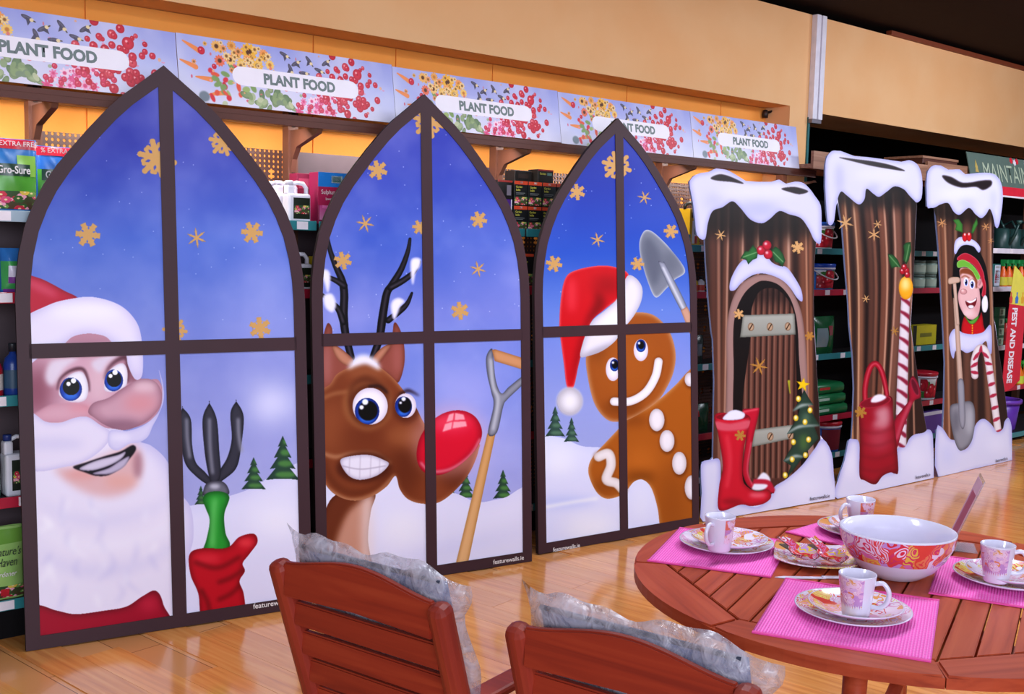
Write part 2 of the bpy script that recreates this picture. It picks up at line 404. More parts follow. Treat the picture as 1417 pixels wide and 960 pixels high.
for i in range(-60, 60):
    for j in range(-14, 14):
        u = j * 1.3 + (i * 0.47 % 1.3); v = i * 0.16
        x, y = 1.2 + u * cF - v * sF, 5.6 + u * sF + v * cF
        ks = np.dot(np.array([x, y, 0]) - RO_, RN)
        yc = y * math.cos(PITCH) + HC * math.sin(PITCH)
        if y < 3.0 or ks > 0.1: continue
        if abs(x) > 0.52 * yc + 0.55: continue
        if x < 0 and ks > -0.05: continue
        cand.append((math.hypot(x - 0.9, y - 5.2), x, y))
cand.sort()
for _, x, y in cand[:300]:
    o = bpy.data.objects.new('plank', pm); COL.objects.link(o); o.parent = floor; o.location = (x, y, 0); o.rotation_euler = (0, 0, FA)

def plaster(name, c, c2):
    m, N, L, b = new_mat(name); t = N.new('ShaderNodeTexCoord'); n = N.new('ShaderNodeTexNoise'); n.inputs['Scale'].default_value = 1.7; n.inputs['Detail'].default_value = 6
    L.new(t.outputs['Object'], n.inputs['Vector']); r = N.new('ShaderNodeValToRGB'); r.color_ramp.elements[0].position = .35; r.color_ramp.elements[1].position = .7
    r.color_ramp.elements[0].color = lin(c) + (1,); r.color_ramp.elements[1].color = lin(c2) + (1,)
    L.new(n.outputs['Fac'], r.inputs['Fac']); L.new(r.outputs['Color'], b.inputs['Base Color']); b.inputs['Roughness'].default_value = .75; b.inputs['Specular IOR Level'].default_value = .2
    n2 = N.new('ShaderNodeTexNoise'); n2.inputs['Scale'].default_value = 60; L.new(t.outputs['Object'], n2.inputs['Vector'])
    bp = N.new('ShaderNodeBump'); bp.inputs['Strength'].default_value = .12; bp.inputs['Distance'].default_value = .004; L.new(n2.outputs['Fac'], bp.inputs['Height']); L.new(bp.outputs['Normal'], b.inputs['Normal'])
    return m
m_wall = plaster('orange_painted_wall', '#ecb07a', '#f0bb88')
m_wall2 = plaster('orange_painted_boards', '#f0943e', '#f4a04c')
ROT = (0, 0, RA)
O0 = G(0, 0, 0)
KF, KB = 0.50, 0.74          # front of the fascia, back of the recess
def wbox(name, s0, s1, k0, k1, z0, z1, m, **kw):
    return link(name, box_me(s0, s1, k0, k1, z0, z1, name=name), m, None, O0, ROT, **kw)
ZT = 3.53
bm = bmesh.new()                               # painted wall: fascia, recess, pier and lintel in one shell
add_box(bm, -8.5, 0.57, KF, 1.1, 2.81, ZT)     # fascia over the recess
add_box(bm, 0.57, 0.805, KF, 1.1, 0, ZT)       # pier
add_box(bm, 0.8055, 16, KF + .004, 1.1, 2.79, ZT)      # lintel over the dark opening
wall_back = link('wall_back', bm_mesh(bm, 'wall_back'), m_wall, None, O0, ROT, kind='structure')
recess = link('wall_recess', box_me(-8.5, 0.575, KB, 1.09, 0, 2.84, name='wall_recess'), m_wall2, None, O0, ROT, kind='structure')
# boards of the recess: separate painted sheets, thin joints between them
sheet_edges = [-8.5, -5.9, -4.68, -3.46, -2.92, -2.2, -1.0, 0.02, 0.572]
for a, b_ in zip(sheet_edges, sheet_edges[1:]):
    me = box_me(a + .004, b_ - .004, KB - .012, KB + .001, 0.3, 2.808, name='wall_sheet'); link('wall_sheet', me, m_wall2, recess)
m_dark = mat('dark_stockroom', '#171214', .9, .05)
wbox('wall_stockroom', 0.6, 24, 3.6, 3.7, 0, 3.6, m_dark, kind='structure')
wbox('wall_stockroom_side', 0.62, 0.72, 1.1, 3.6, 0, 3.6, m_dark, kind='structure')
m_teal = mat('teal_paint', '#1f6468', .45)
wbox('trim_1', 0.80, 0.822, KF - .012, KF + .2, 0, 2.745, m_teal, kind='structure')
m_ceil = mat('dark_ceiling', '#2a1d1a', .9, .1)
ceil = link('ceiling', box_me(-9, 24, -6, 30, 3.60, 3.7, name='ceiling'), m_ceil, kind='structure')
wbox('trim_2', 1.9, 16, KF - .03, KF + .02, ZT - .0, ZT + .035, mat('rust_trim', '#7a3418', .6), kind='structure')
m_white = mat('white_plastic', '#e6dfec', .35)
cd = empty('cable_conduit', G(0.875, KF - .03, 2.73), ROT, 'pair of white cable trunking strips running up the orange wall', 'conduit')
for dx in (-.045, .03): box('trunking', (dx - .028, dx + .028, -.02, .03, .0, .80), m_white, cd, bev=.004)
box('end_cap', (-.075, .05, -.015, .03, -.03, .0), mat('grey_metal', '#77707a', .4, metal=.6), cd)
# bracket arm in the recess
sbk, zbk = run_s(1062, 152, KB - .06)
br = empty('wall_bracket', G(sbk, KB - .02, zbk), ROT, 'small dark metal bracket arm in the orange wall recess', 'bracket')
link('arm', tube_me([(0.02, -.02, -.02), (.10, -.10, .02), (.2, -.16, .055)], .010, 8), mat('dark_metal', '#2b1a16', .5), br)
link('swivel', lathe_me([(0, -.03), (.022, -.03), (.025, 0), (.018, .03), (0, .035)], 12), mat('dark_metal', '#2b1a16', .5), br, (0, -.02, -.03))

# ceiling luminaires (out of the frame, they light the shop)
m_tube, N_, L_, b_s = new_mat('lamp_tube'); b_s.inputs['Emission Color'].default_value = (1, .97, .95, 1); b_s.inputs['Emission Strength'].default_value = 4.0
lamp0 = None
for i, (ls_, lk_, lw_) in enumerate(LAMPS):
    x, y, _ = G(ls_, lk_, 0)
    if lamp0 is None:
        lamp0 = empty('ceiling_lamp', (x, y, 3.46), ROT, 'white twin tube batten lamp under the dark ceiling', 'lamp', 'ceiling lamps')
        box('housing', (-.75, .75, -.11, .11, .02, .14), m_white, lamp0, bev=.01)
        for dy in (-.05, .05): link('tube', tube_me([(-.72, dy, 0.005), (.72, dy, 0.005)], .014, 8), m_tube, lamp0)
        lo = lamp0
    else:
        lo = copy_tree(lamp0); lo.location = (x, y, 3.46)
    ld = bpy.data.lights.new('lamp_light', 'AREA'); ld.shape = 'RECTANGLE'; ld.size = 1.45; ld.size_y = .3; ld.energy = lw_; ld.color = (.89, .97, 1.10)
    lt = bpy.data.objects.new('lamp_light', ld); COL.objects.link(lt); lt.location = (x, y, 3.42); lt.rotation_euler = ROT
    if ls_ > .5: lo.rotation_euler = (math.radians(38), 0, RA); lt.rotation_euler = (math.radians(38), 0, RA)

# ------------------------------------------------------------------ Christmas display boards leaning on the shelving
PANELS = [(-1.9532, 4.2198, .5346, .0823), (-.911, 4.9974, .5464, .0621), (.17, 5.7623, .6046, .0688),
          (1.228, 6.551, math.radians(33.93), .07), (2.278, 7.262, math.radians(38.15), .07), (3.287, 8.061, math.radians(39.27), .07)]
def panel_axes(k):
    x, y, th, a = PANELS[k]
    d = np.array([math.cos(th), math.sin(th), 0]); n = np.array([-d[1], d[0], 0])
    return np.array([x, y, .002]), d, n * math.sin(a) + np.array([0, 0, math.cos(a)])
def st(k, p):
    b, d, up = panel_axes(k); P = at_plane(p[0], p[1], b, np.cross(d, up)) - b
    return (float(P @ d), float(P @ up))
def panel_photo(k, s, t):
    b, d, up = panel_axes(k)
    X, Y, Z = (b[i] + d[i] * s + up[i] * t for i in range(3)); Z = Z - HC
    yc = Y * math.cos(PITCH) - Z * math.sin(PITCH); zc = Z * math.cos(PITCH) + Y * math.sin(PITCH)
    u, v = F_PX * X / yc, -F_PX * zc / yc; c, q = math.cos(ROLL), math.sin(ROLL)
    return 708.5 + c * u - q * v, 480 + q * u + c * v
def panel_tex(k, art, dom, name, ppm=520):
    s0, s1, t0, t1 = dom; art.tone(*((1.12, 1.04) if k < 3 else (1.05, 1.05)))
    arr = art.warp(lambda u, v: panel_photo(k, s0 + (s1 - s0) * u, t1 - (t1 - t0) * v), int((s1 - s0) * ppm), int((t1 - t0) * ppm))
    return img_mat(name, arr, rough=.42, spec=.2)
class Board:
    """a display board: root empty, print material, helpers that lay printed pieces on its face"""
    def __init__(s, k, name, label, dom):
        x, y, th, a = PANELS[k]; s.k = k; s.dom = dom; s.n = 0; s.lim = None
        s.root = empty(name, (x, y, .002), (-a, 0, th), label, 'display board', None)
    def loc(s, pts):
        o = []
        for p in pts:
            q = st(s.k, p)
            if s.lim: q = (min(max(q[0], s.lim[0]), s.lim[1]), min(max(q[1], s.lim[2]), s.lim[3]))
            if not o or math.hypot(q[0] - o[-1][0], q[1] - o[-1][1]) > .002: o.append(q)
        return o
    def piece(s, name, pts, parent=None, smooth=True, art=None, label=None):
        p = art.to_px(pts) if art is not None else np.array(pts, float)
        if smooth: p = smooth_closed(p, 3)
        s.n += 1; me = prism_me(s.loc(p), -.0004 - .00006 * s.n, -.0001, name, uv=s.dom)
        kw = {'label': label} if label else {}
        return link(name, me, s.mat, parent or s.root, **kw)
    def text(s, p0, width, m, body='featurewalls.ie', y=-.0052):
        q = st(s.k, p0); return text(body, width, m, s.root, (q[0], y, q[1]), bold=.012)
Q = []     # printed pieces waiting for their board: (name, points in photo pixels, smooth, parent index or None, label)
def mark(name, art, pts, smooth=True, sub=None, label=None):
    Q.append((name, art.to_px(pts), smooth, sub, label)); return len(Q) - 1
def lay(board):
    objs = []
    for name, pts, sm, sub, lab in Q: objs.append(board.piece(name, pts, objs[sub] if sub is not None else None, sm, label=lab))
    Q.clear()
def star_pts(cx, cy, r, f=.6, n=6, rot=.2):
    return [(cx + r * (1 if i % 2 == 0 else f) * math.cos(rot + i * math.pi / n), cy + r * (1 if i % 2 == 0 else f) * math.sin(rot + i * math.pi / n)) for i in range(2 * n)]
def flake(A, cx, cy, r, kind, rot=.2, col='#c79a62', a=1.0, piece=True):
    A.flake(cx, cy, r, kind, col, rot, a)
    if piece: mark('printed_snowflake', A, star_pts(cx, cy, r, .3 if kind == 't' else .62, rot=rot), False)
def fir(A, *a, **k):
    A.fir(*a, **k); mark('printed_fir_tree', A, A.fir_pts(*a), False)
def dots(A, n, x0, y0, x1, y1):
    for _ in range(n):
        A.use(0, 0, 1); A.ell(A.rng.uniform(x0, x1), A.rng.uniform(y0, y1), .7, .7, '#ffffff', a=.5)
def eye(A, wpts, iris, pupil, his, sub, blue='#2145a8'):
    k = A.fill(wpts, '#efe8f2', rim=('#b9a6bd', 14, .6)); mark('printed_eye', A, wpts, True, sub)
    A.ell(*iris, blue, clip=k, rim=('#0d1a55', 8, .8)); A.ell(iris[0], iris[1] + iris[3] * .55, iris[2] * .6, iris[3] * .3, '#4a86e8', blur=iris[2] * .12, a=.7, clip=k)
    A.ell(*pupil, '#07060d', blur=1.5, clip=k)
    for hx, hy, hr in his: A.ell(hx, hy, hr, hr, '#f4f2ff', blur=1)

# ---- board 1: bearded man in a red hat, garden fork held up
A = Art(10, 80, 445, 915, 1.6, 3)
A.vgrad([(80, '#3a3ca4'), (200, '#4148b0'), (330, '#4d6cce'), (430, '#7f8fde'), (500, '#8f97de'), (600, '#a3a6e2'), (915, '#c9c4ea')], .90)
A.noise(120, .30, '#b8b6ea'); A.noise(40, .10, '#e0dcf6'); dots(A, 60, 60, 150, 410, 470)
A.use(200, 440, .4375)
A.ell(400, 270, 70, 60, '#e4e0f5', blur=40, a=.8)
A.fill([(60, 640), (160, 590), (240, 570), (320, 545), (390, 507), (440, 496), (500, 487), (540, 900), (520, 980), (60, 980)], '#dad6ee', rim=('#c3c0e6', 30, .6))
A.ell(420, 640, 90, 50, '#f0ecf8', blur=40, a=.7)
fir(A, 437, 372, 106, 140); fir(A, 345, 440, 78, 102); fir(A, 178, 530, 40, 60)
A.use(0, 440, .4375)
# beard and coat
beard = [(60, 300), (300, 310), (430, 385), (480, 405), (530, 455), (560, 540), (603, 600), (612, 690), (596, 760), (575, 870), (565, 1010), (60, 1010)]
k = A.fill(beard, '#e3daec', rim=('#bdb6de', 34, .75)); ib = mark('printed_beard', A, beard)
for i in range(26):
    x = A.rng.uniform(120, 540); y = A.rng.uniform(540, 880); l = A.rng.uniform(40, 110)
    A.stroke([(x, y), (x + 14 * math.sin(i), y + l * .5), (x + 40 * math.sin(i * 1.7), y + l)], [4, 16, 3], '#f3eef6' if i % 2 else '#c7c0e2', blur=9, a=.55, clip=k)
for y0, c in ((640, '#c9c3e4'), (720, '#f0ebf5'), (800, '#c4bee2')):
    A.stroke([(120, y0 - 60), (220, y0 - 10), (340, y0), (470, y0 - 30), (560, y0 - 90)], [10, 26, 10], c, blur=18, a=.6, clip=k)
coat = [(110, 912), (180, 925), (240, 936), (330, 925), (400, 912), (450, 880), (492, 862), (516, 905), (525, 1010), (110, 1010)]
k = A.fill(coat, '#9a1230', rim=('#5c0a20', 14, .7)); mark('printed_coat', A, coat)
A.ell(470, 905, 30, 24, '#c2324a', blur=14, a=.6, clip=k)
# face
face = [(70, 160), (150, 90), (230, 45), (330, 40), (420, 90), (445, 190), (500, 195), (515, 250), (490, 310), (430, 345), (340, 348), (280, 325), (160, 330), (70, 320)]
k = A.fill(face, '#cfa3b4', rim=('#9a6676', 16, .5)); ifc = mark('printed_face', A, face)
A.ell(115, 230, 50, 90, '#7d3f50', blur=34, a=.85, clip=k); A.ell(280, 75, 90, 30, '#a87484', blur=18, a=.7, clip=k); A.ell(310, 200, 30, 70, '#dcb9c4', blur=18, a=.8, clip=k)
A.ell(420, 150, 30, 60, '#8a5a68', blur=16, a=.7, clip=k)
A.use(50, 470, .20833)
A.fill([(60, 230), (100, 145), (200, 125), (280, 120), (190, 190), (120, 300), (75, 290)], '#e2d6e4', blur=14, a=.9)
A.fill([(370, 150), (450, 110), (560, 95), (480, 150), (430, 215), (390, 200)], '#dccfdf', blur=12, a=.9)
A.stroke([(140, 330), (160, 260), (230, 205), (310, 195), (345, 270), (352, 340)], [8, 22, 10], '#4a2430', blur=7, a=.85)
A.stroke([(455, 260), (480, 190), (540, 135), (600, 120), (610, 200), (608, 280)], [8, 30, 14], '#4a2430', blur=8, a=.85)
A.ell(650, 230, 34, 60, '#7d4a5a', blur=22, a=.7)
eye(A, [(150, 355), (172, 285), (230, 228), (300, 212), (335, 262), (346, 340), (322, 402), (250, 418), (180, 392)], (230, 328, 74, 78), (232, 312, 56, 56), [(248, 272, 18), (215, 293, 15)], ifc)
eye(A, [(450, 312), (465, 232), (510, 182), (570, 155), (602, 192), (606, 262), (590, 312), (520, 344), (465, 342)], (514, 270, 63, 72), (518, 262, 49, 52), [(524, 217, 18), (494, 240, 14)], ifc)
# cheek, nose
A.fill([(-40, 520), (60, 450), (130, 428), (250, 420), (340, 440), (370, 500), (300, 525), (150, 550), (20, 540)], '#d3a3b2', blur=6, rim=('#b87f8e', 30, .5))
A.ell(300, 455, 90, 26, '#d98d98', blur=24, a=.6)
nose = [(345, 480), (380, 420), (480, 385), (580, 318), (680, 265), (760, 262), (812, 300), (838, 370), (825, 440), (770, 512), (700, 562), (600, 598), (520, 590), (450, 562), (390, 520)]
k = A.fill(nose, '#c89cab', rim=('#8d6070', 34, .8)); mark('printed_nose', A, nose, True, ifc)
A.ell(690, 420, 110, 60, '#d38f96', blur=40, a=.85, clip=k); A.ell(560, 560, 130, 30, '#7b5468', blur=26, a=.8, clip=k); A.ell(720, 310, 80, 30, '#e3c3cc', blur=24, a=.8, clip=k)
A.stroke([(400, 430), (410, 490), (450, 540)], 26, '#a97b8c', blur=20, a=.6)
# mouth and moustache
A.fill([(120, 850), (260, 850), (480, 760), (640, 690), (700, 780), (690, 900), (640, 990), (520, 1040), (380, 1030), (230, 960)], '#d9aeb0', blur=26, a=.95)
A.ell(300, 890, 110, 36, '#d98f88', blur=26, a=.5); A.ell(560, 940, 110, 40, '#dd9f92', blur=30, a=.6); A.ell(675, 830, 30, 90, '#9a6a78', blur=18, a=.7)
mouth = [(245, 846), (330, 815), (450, 775), (560, 742), (640, 700), (662, 730), (612, 800), (560, 852), (480, 898), (400, 903), (330, 882)]
A.fill(mouth, '#150d18', blur=2); mark('printed_mouth', A, mouth, True, ib)
A.fill([(290, 852), (400, 802), (540, 766), (592, 744), (570, 785), (500, 828), (400, 862), (330, 868)], '#cfc4d8', blur=3, rim=('#8d8098', 10, .6))
A.fill([(375, 888), (480, 852), (560, 802), (618, 775), (592, 832), (540, 870), (470, 893)], '#b9adc4', blur=3, rim=('#6d6078', 8, .6))
mous = [(-50, 500), (60, 542), (150, 552), (260, 517), (340, 512), (420, 562), (492, 612), (482, 672), (420, 742), (330, 802), (200, 842), (-50, 850)]
k = A.fill(mous, '#e1d7ea', rim=('#c2b8dc', 26, .8)); A.ell(120, 690, 200, 40, '#cdc5e2', blur=30, a=.7, clip=k); mark('printed_moustache', A, mous, True, ib)
mous2 = [(490, 605), (600, 606), (700, 575), (770, 525), (826, 455), (838, 330), (815, 200), (842, 300), (846, 400), (812, 500), (775, 570), (740, 645), (680, 682), (620, 690), (540, 735), (482, 700)]
k = A.fill(mous2, '#d3cbe6', rim=('#b5aed8', 16, .6)); mark('printed_moustache', A, mous2, True, ib)
A.ell(560, 650, 70, 24, '#e6deef', blur=18, a=.8, clip=k)
# hat
A.use(0, 440, .4375)
hat = [(60, -150), (100, -134), (140, -120), (200, -88), (245, -60), (170, -35), (60, 10)]
k = A.fill(hat, '#b3203c', rim=('#7a1028', 10, .6)); ih = mark('printed_hat', A, hat); A.ell(130, -95, 60, 14, '#d05a70', rot=.45, blur=10, a=.7, clip=k)
fur = [(60, 20), (150, -40), (230, -62), (300, -66), (380, -40), (430, 10), (448, 70), (452, 150), (446, 188), (426, 192), (405, 150), (395, 108), (356, 78), (330, 57), (280, 49), (230, 59), (195, 88), (140, 112), (60, 160)]
k = A.fill(fur, '#e6dcee', rim=('#c6bce0', 20, .8)); mark('hat_fur', A, fur, True, ih); A.ell(270, -20, 120, 24, '#f4eef6', blur=22, a=.8, clip=k)
# fork and glove
A.use(200, 440, .4375)
ti = [[(120, 283), (120, 283), (108, 318), (112, 340), (116, 400), (130, 462), (165, 502), (200, 526), (218, 522), (192, 488), (162, 456), (150, 400), (146, 320)],
      [(290, 263), (290, 263), (272, 300), (276, 380), (262, 440), (238, 482), (226, 522), (258, 505), (292, 470), (306, 400), (313, 310)],
      [(205, 268), (205, 268), (184, 318), (190, 420), (202, 492), (214, 528), (240, 500), (236, 420), (228, 320)]]
for p in ti: A.fill(p, '#3a3844', rim=('#16141c', 6, .8)); mark('printed_fork', A, p)
for x, y0, y1, l in ((133, 320, 440, 8), (205, 320, 490, 8), (296, 320, 420, 9)): A.stroke([(x, y0), (x + 2, (y0 + y1) / 2), (x + 10, y1)], l, '#9a98a8', blur=4, a=.9)
A.fill([(186, 545), (200, 520), (240, 515), (262, 532), (262, 560), (190, 562)], '#6a6876', rim=('#24222c', 8, .7)); A.ell(222, 532, 16, 8, '#b6b4c2', blur=4)
grip = [(184, 572), (200, 552), (240, 548), (268, 566), (252, 620), (256, 680), (270, 718), (244, 750), (178, 765), (196, 700), (206, 640), (194, 602)]
k = A.fill(grip, '#2e8f35', rim=('#124c1c', 12, .8)); mark('printed_handle', A, grip); A.stroke([(222, 575), (216, 640), (214, 720)], 14, '#7fd07a', blur=8, a=.8, clip=k)
glove = [(142, 748), (180, 728), (260, 726), (300, 692), (345, 682), (357, 708), (332, 745), (310, 775), (317, 800), (300, 832), (313, 870), (318, 930), (300, 960), (190, 960), (170, 870), (146, 812)]
k = A.fill(glove, '#b31428', rim=('#6d0818', 12, .75)); mark('printed_glove', A, glove)
A.ell(320, 710, 26, 14, '#df4a50', blur=10, a=.8, clip=k); A.ell(200, 760, 40, 14, '#d8404a', blur=10, a=.6, clip=k)
for p in ([(160, 772), (230, 790), (300, 755)], [(235, 835), (275, 820), (312, 795)], [(235, 890), (275, 870), (308, 838)], [(180, 860), (200, 900), (205, 940)]): A.stroke(p, 12, '#5e0614', blur=6, a=.7, clip=k)
A.use(0, 0, 1)
for f in ((217.5, 219, 27, 'c', .25), (121.6, 324.7, 17, 'a', .1), (272, 329, 14, 't', .4), (348.7, 321.6, 15, 'a', .1), (359.7, 453.7, 15, 'a', .4), (242, 457, 17, 'c', .1)): flake(A, *f)
flake(A, 309, 196, 20, 'c', piece=False)
ART1 = A; Q1 = Q[:]; Q.clear()

# ---- board 2: reindeer with a big red nose
A = Art(425, 115, 750, 840, 1.8, 5)
A.vgrad([(115, '#3b40ad'), (220, '#444fb8'), (330, '#5069cb'), (430, '#7f8adc'), (500, '#7f8fe0'), (600, '#98a0e4'), (840, '#c9c6ee')], .92)
A.noise(110, .34, '#b7b0e6'); A.noise(36, .10, '#e6e0f8'); dots(A, 60, 440, 170, 730, 470)
A.use(430, 430, .38554)
A.ell(540, 280, 120, 60, '#a9a8e4', blur=50, a=.6)
fir(A, 690, 570, 72, 104); fir(A, 556, 572, 66, 100); fir(A, 506, 622, 34, 50)
A.fill([(0, 640), (150, 630), (300, 590), (420, 640), (520, 655), (600, 686), (690, 672), (800, 655), (800, 1060), (0, 1060)], '#dbd8f0', rim=('#c6c4ea', 30, .4))
A.stroke([(300, 900), (500, 850), (780, 790)], [10, 40, 10], '#c9c8ec', blur=26, a=.7); A.ell(330, 780, 90, 60, '#efebf9', blur=50, a=.8)
# antlers
an = [[(270, 60), (262, -20), (275, -120), (292, -190), (325, -250), (350, -310), (355, -262)], ]
def ant(path, w):
    A.stroke(path, w, '#17121a', rim=('#000000', 5, .6)); mark('printed_antler', A, A.stroke_pts(path, w))
    A.stroke(path, [w[0] * .22, w[-1] * .25], '#6a6470', blur=2.5, a=.8)
ant([(222, 168), (246, 100), (258, 20), (272, -60), (290, -92), (325, -150), (348, -212), (356, -258)], [24, 30, 26, 20, 10])
ant([(286, -84), (330, -108), (368, -138), (391, -176)], [24, 20, 10]); ant([(278, 34), (318, 2), (346, -26), (363, -64)], [22, 20, 8])
ant([(146, 168), (126, 90), (118, 20), (120, -60), (112, -110), (90, -160), (70, -215), (60, -262)], [24, 30, 28, 20, 12])
ant([(120, -90), (84, -112), (30, -132)], [24, 18, 12]); ant([(116, 40), (100, -4), (72, -32), (42, -58)], [24, 20, 10])
for p in ([(360, -180), (376, -190), (394, -184), (390, -158), (376, -138), (366, -94), (359, -140)], [(294, -36), (316, -46), (336, -34), (320, -14), (300, 32), (288, -10)],
          [(36, -142), (60, -146), (70, -120), (62, -66), (50, -98)], [(48, -56), (76, -60), (90, -28), (80, 4), (56, -8), (46, -34)]):
    A.fill(p, '#e9e4f4', blur=3, rim=('#bdb8de', 5, .6))
# ears
ear1 = [(30, 300), (40, 130), (58, 48), (76, 62), (84, 122), (152, 180), (120, 235), (70, 275)]
ear2 = [(300, 42), (326, 82), (337, 150), (332, 210), (312, 258), (280, 232), (238, 192), (286, 122)]
for p in (ear1, ear2): A.fill(p, '#8f4f45', rim=('#5c2b22', 10, .7)); mark('printed_ear', A, p)
A.ell(58, 190, 16, 70, '#a86a66', blur=12, a=.8); A.ell(310, 170, 16, 56, '#a3605a', blur=12, a=.8)
for p in ([(74, 122), (104, 132), (152, 176), (132, 198), (94, 172)], [(222, 172), (250, 136), (292, 116), (270, 152), (240, 188)]): A.fill(p, '#b98069', rim=('#6d3a2c', 8, .8))
# neck
neck = [(20, 900), (40, 760), (90, 660), (225, 650), (215, 720), (205, 820), (215, 1000), (20, 1000)]
k = A.fill(neck, '#6a3521', rim=('#4a2013', 12, .5)); mark('printed_neck', A, neck)
A.fill([(75, 1000), (84, 860), (110, 770), (150, 705), (222, 665), (216, 720), (204, 820), (215, 1000)], '#c4917e', blur=12, a=.95, clip=k); A.ell(205, 800, 20, 160, '#e6d4d6', blur=18, a=.8)
# head
head = [(20, 320), (70, 262), (95, 226), (150, 196), (195, 166), (240, 196), (290, 236), (330, 282), (375, 342), (405, 400), (440, 440), (590, 470), (602, 500), (572, 576), (522, 640), (462, 686), (402, 692), (350, 676), (320, 640), (304, 592), (272, 630), (222, 664), (160, 681), (100, 666), (55, 625), (20, 540)]
k = A.fill(head, '#7b4027', rim=('#b57c5c', 11, .75)); ihd = mark('printed_head', A, head)
A.ell(70, 420, 60, 90, '#8d4e31', blur=30, a=.8, clip=k); A.ell(340, 560, 60, 100, '#5e2c1a', blur=36, a=.8, clip=k); A.ell(200, 450, 90, 50, '#6b341f', blur=34, a=.7, clip=k)
A.ell(330, 450, 60, 36, '#9a5c3c', blur=24, a=.8, clip=k); A.ell(470, 640, 70, 30, '#8c4a30', blur=26, a=.8, clip=k); A.ell(520, 600, 60, 40, '#4d2014', blur=26, a=.6, clip=k)
A.ell(200, 220, 80, 24, '#9c5f40', blur=20, a=.7, clip=k)
A.stroke([(40, 315), (80, 298), (130, 290)], 10, '#a8714f', blur=6, a=.8, clip=k); A.stroke([(46, 512), (90, 524), (150, 512), (230, 512), (282, 546)], 12, '#c08c6c', blur=6, a=.8, clip=k)
A.stroke([(46, 535), (70, 600), (130, 650), (220, 640), (290, 580)], 16, '#5a2a18', blur=10, a=.7, clip=k); A.stroke([(60, 640), (140, 678), (230, 655), (300, 590)], 9, '#b98668', blur=6, a=.7, clip=k)
A.fill([(132, 208), (158, 168), (195, 157), (236, 178), (248, 212), (200, 192), (165, 198)], '#e9e2ee', blur=7)
# brows, sockets, eyes
A.ell(205, 335, 88, 92, '#a06844', blur=10, a=.8, clip=k); A.ell(208, 338, 74, 78, '#5a2b19', blur=8, a=.9, clip=k); A.ell(345, 345, 52, 56, '#57291a', blur=10, a=.85, clip=k)
A.stroke([(140, 330), (150, 270), (200, 245), (260, 275), (280, 310)], [8, 26, 10], '#5a2b1a', blur=8, a=.8, clip=k)
A.stroke([(210, 272), (245, 270), (272, 292)], 9, '#1d1014', blur=4, a=.8); A.stroke([(318, 300), (350, 286), (388, 304)], [6, 12, 3], '#2a161a', blur=4, a=.85)
eye(A, A.ell_pts(213, 342, 63, 66), (202, 360, 44, 48), (205, 358, 35, 36), [(195, 327, 11), (182, 346, 8)], ihd)
eye(A, A.ell_pts(340, 340, 38, 44), (332, 344, 31, 37), (337, 338, 24, 28), [(333, 316, 8), (322, 330, 5)], ihd)
# teeth
A.ell(190, 560, 98, 56, '#4a2014', rot=-.05, blur=8, a=.9, clip=k)
teeth = [(106, 536), (150, 520), (210, 517), (260, 534), (280, 550), (252, 582), (210, 601), (165, 605), (128, 584)]
kt = A.fill(teeth, '#e3dcea', rim=('#a89cb4', 10, .8)); mark('printed_teeth', A, teeth, True, ihd)
A.stroke([(112, 556), (180, 568), (268, 556)], 3, '#a698ae', blur=2, clip=kt)
for x in (140, 178, 216, 248): A.stroke([(x, 520), (x - 3, 600)], 2.5, '#b3a6bb', blur=1.5, a=.8, clip=kt)
# nose
nose = [(380, 505), (394, 450), (430, 400), (480, 366), (540, 357), (590, 380), (614, 430), (602, 482), (560, 532), (510, 570), (460, 589), (412, 582), (386, 552)]
A.ell(500, 465, 140, 130, '#e8aebc', blur=24, a=.35)
k = A.fill(nose, '#cb1836', rim=('#820f24', 16, .8)); mark('printed_nose', A, nose, True, ihd, 'big glossy red nose')
A.ell(500, 400, 80, 30, '#e8526a', blur=24, a=.8, clip=k); A.stroke([(395, 545), (430, 575), (500, 568), (570, 520), (608, 460)], 7, '#f0b4bc', blur=4, a=.8, clip=k)
for p in ([(486, 400), (496, 372), (514, 366), (510, 392)], [(518, 366), (548, 372), (553, 390), (516, 392)], [(472, 434), (482, 406), (508, 398), (504, 424)], [(512, 398), (556, 396), (560, 414), (508, 422)]): A.fill(p, '#f3a8b4', smooth=False, blur=2, a=.9)
# garden fork handle
sh = [(634, 440), (664, 434), (562, 915), (516, 925)]
A.fill(sh, '#c79562', smooth=False, rim=('#94632f', 8, .7), col2='#dcb184', dirn=(-1, 0)); mark('printed_handle', A, sh, False)
me_ = [(630, 165), (650, 135), (656, 180), (664, 250), (684, 296), (712, 272), (765, 232), (768, 256), (705, 318), (690, 345), (668, 436), (636, 440), (656, 340), (648, 292), (633, 225)]
A.fill(me_, '#8a8a98', rim=('#3a3a48', 7, .85)); mark('printed_handle', A, me_); A.stroke([(646, 175), (654, 270), (672, 320), (654, 425)], 7, '#d0d0da', blur=4, a=.9)
gr = [(650, 140), (662, 138), (770, 172), (772, 214), (660, 180)]
A.fill(gr, '#c68f68', smooth=False, rim=('#8c5a34', 8, .7)); mark('printed_handle', A, gr, False)
A.use(430, 110, .38554)
for f in ((240, 325, 35, 'a', .3), (195, 517, 33, 't', .2), (390, 530, 26, 'a', .1), (115, 650, 32, 'a', .3), (603, 503, 30, 'a', .2), (600, 680, 30, 't', .3), (535, 830, 32, 'a', .4), (424, 152, 58, 'c', .3)): flake(A, *f)
ART2 = A; Q2 = Q[:]; Q.clear()

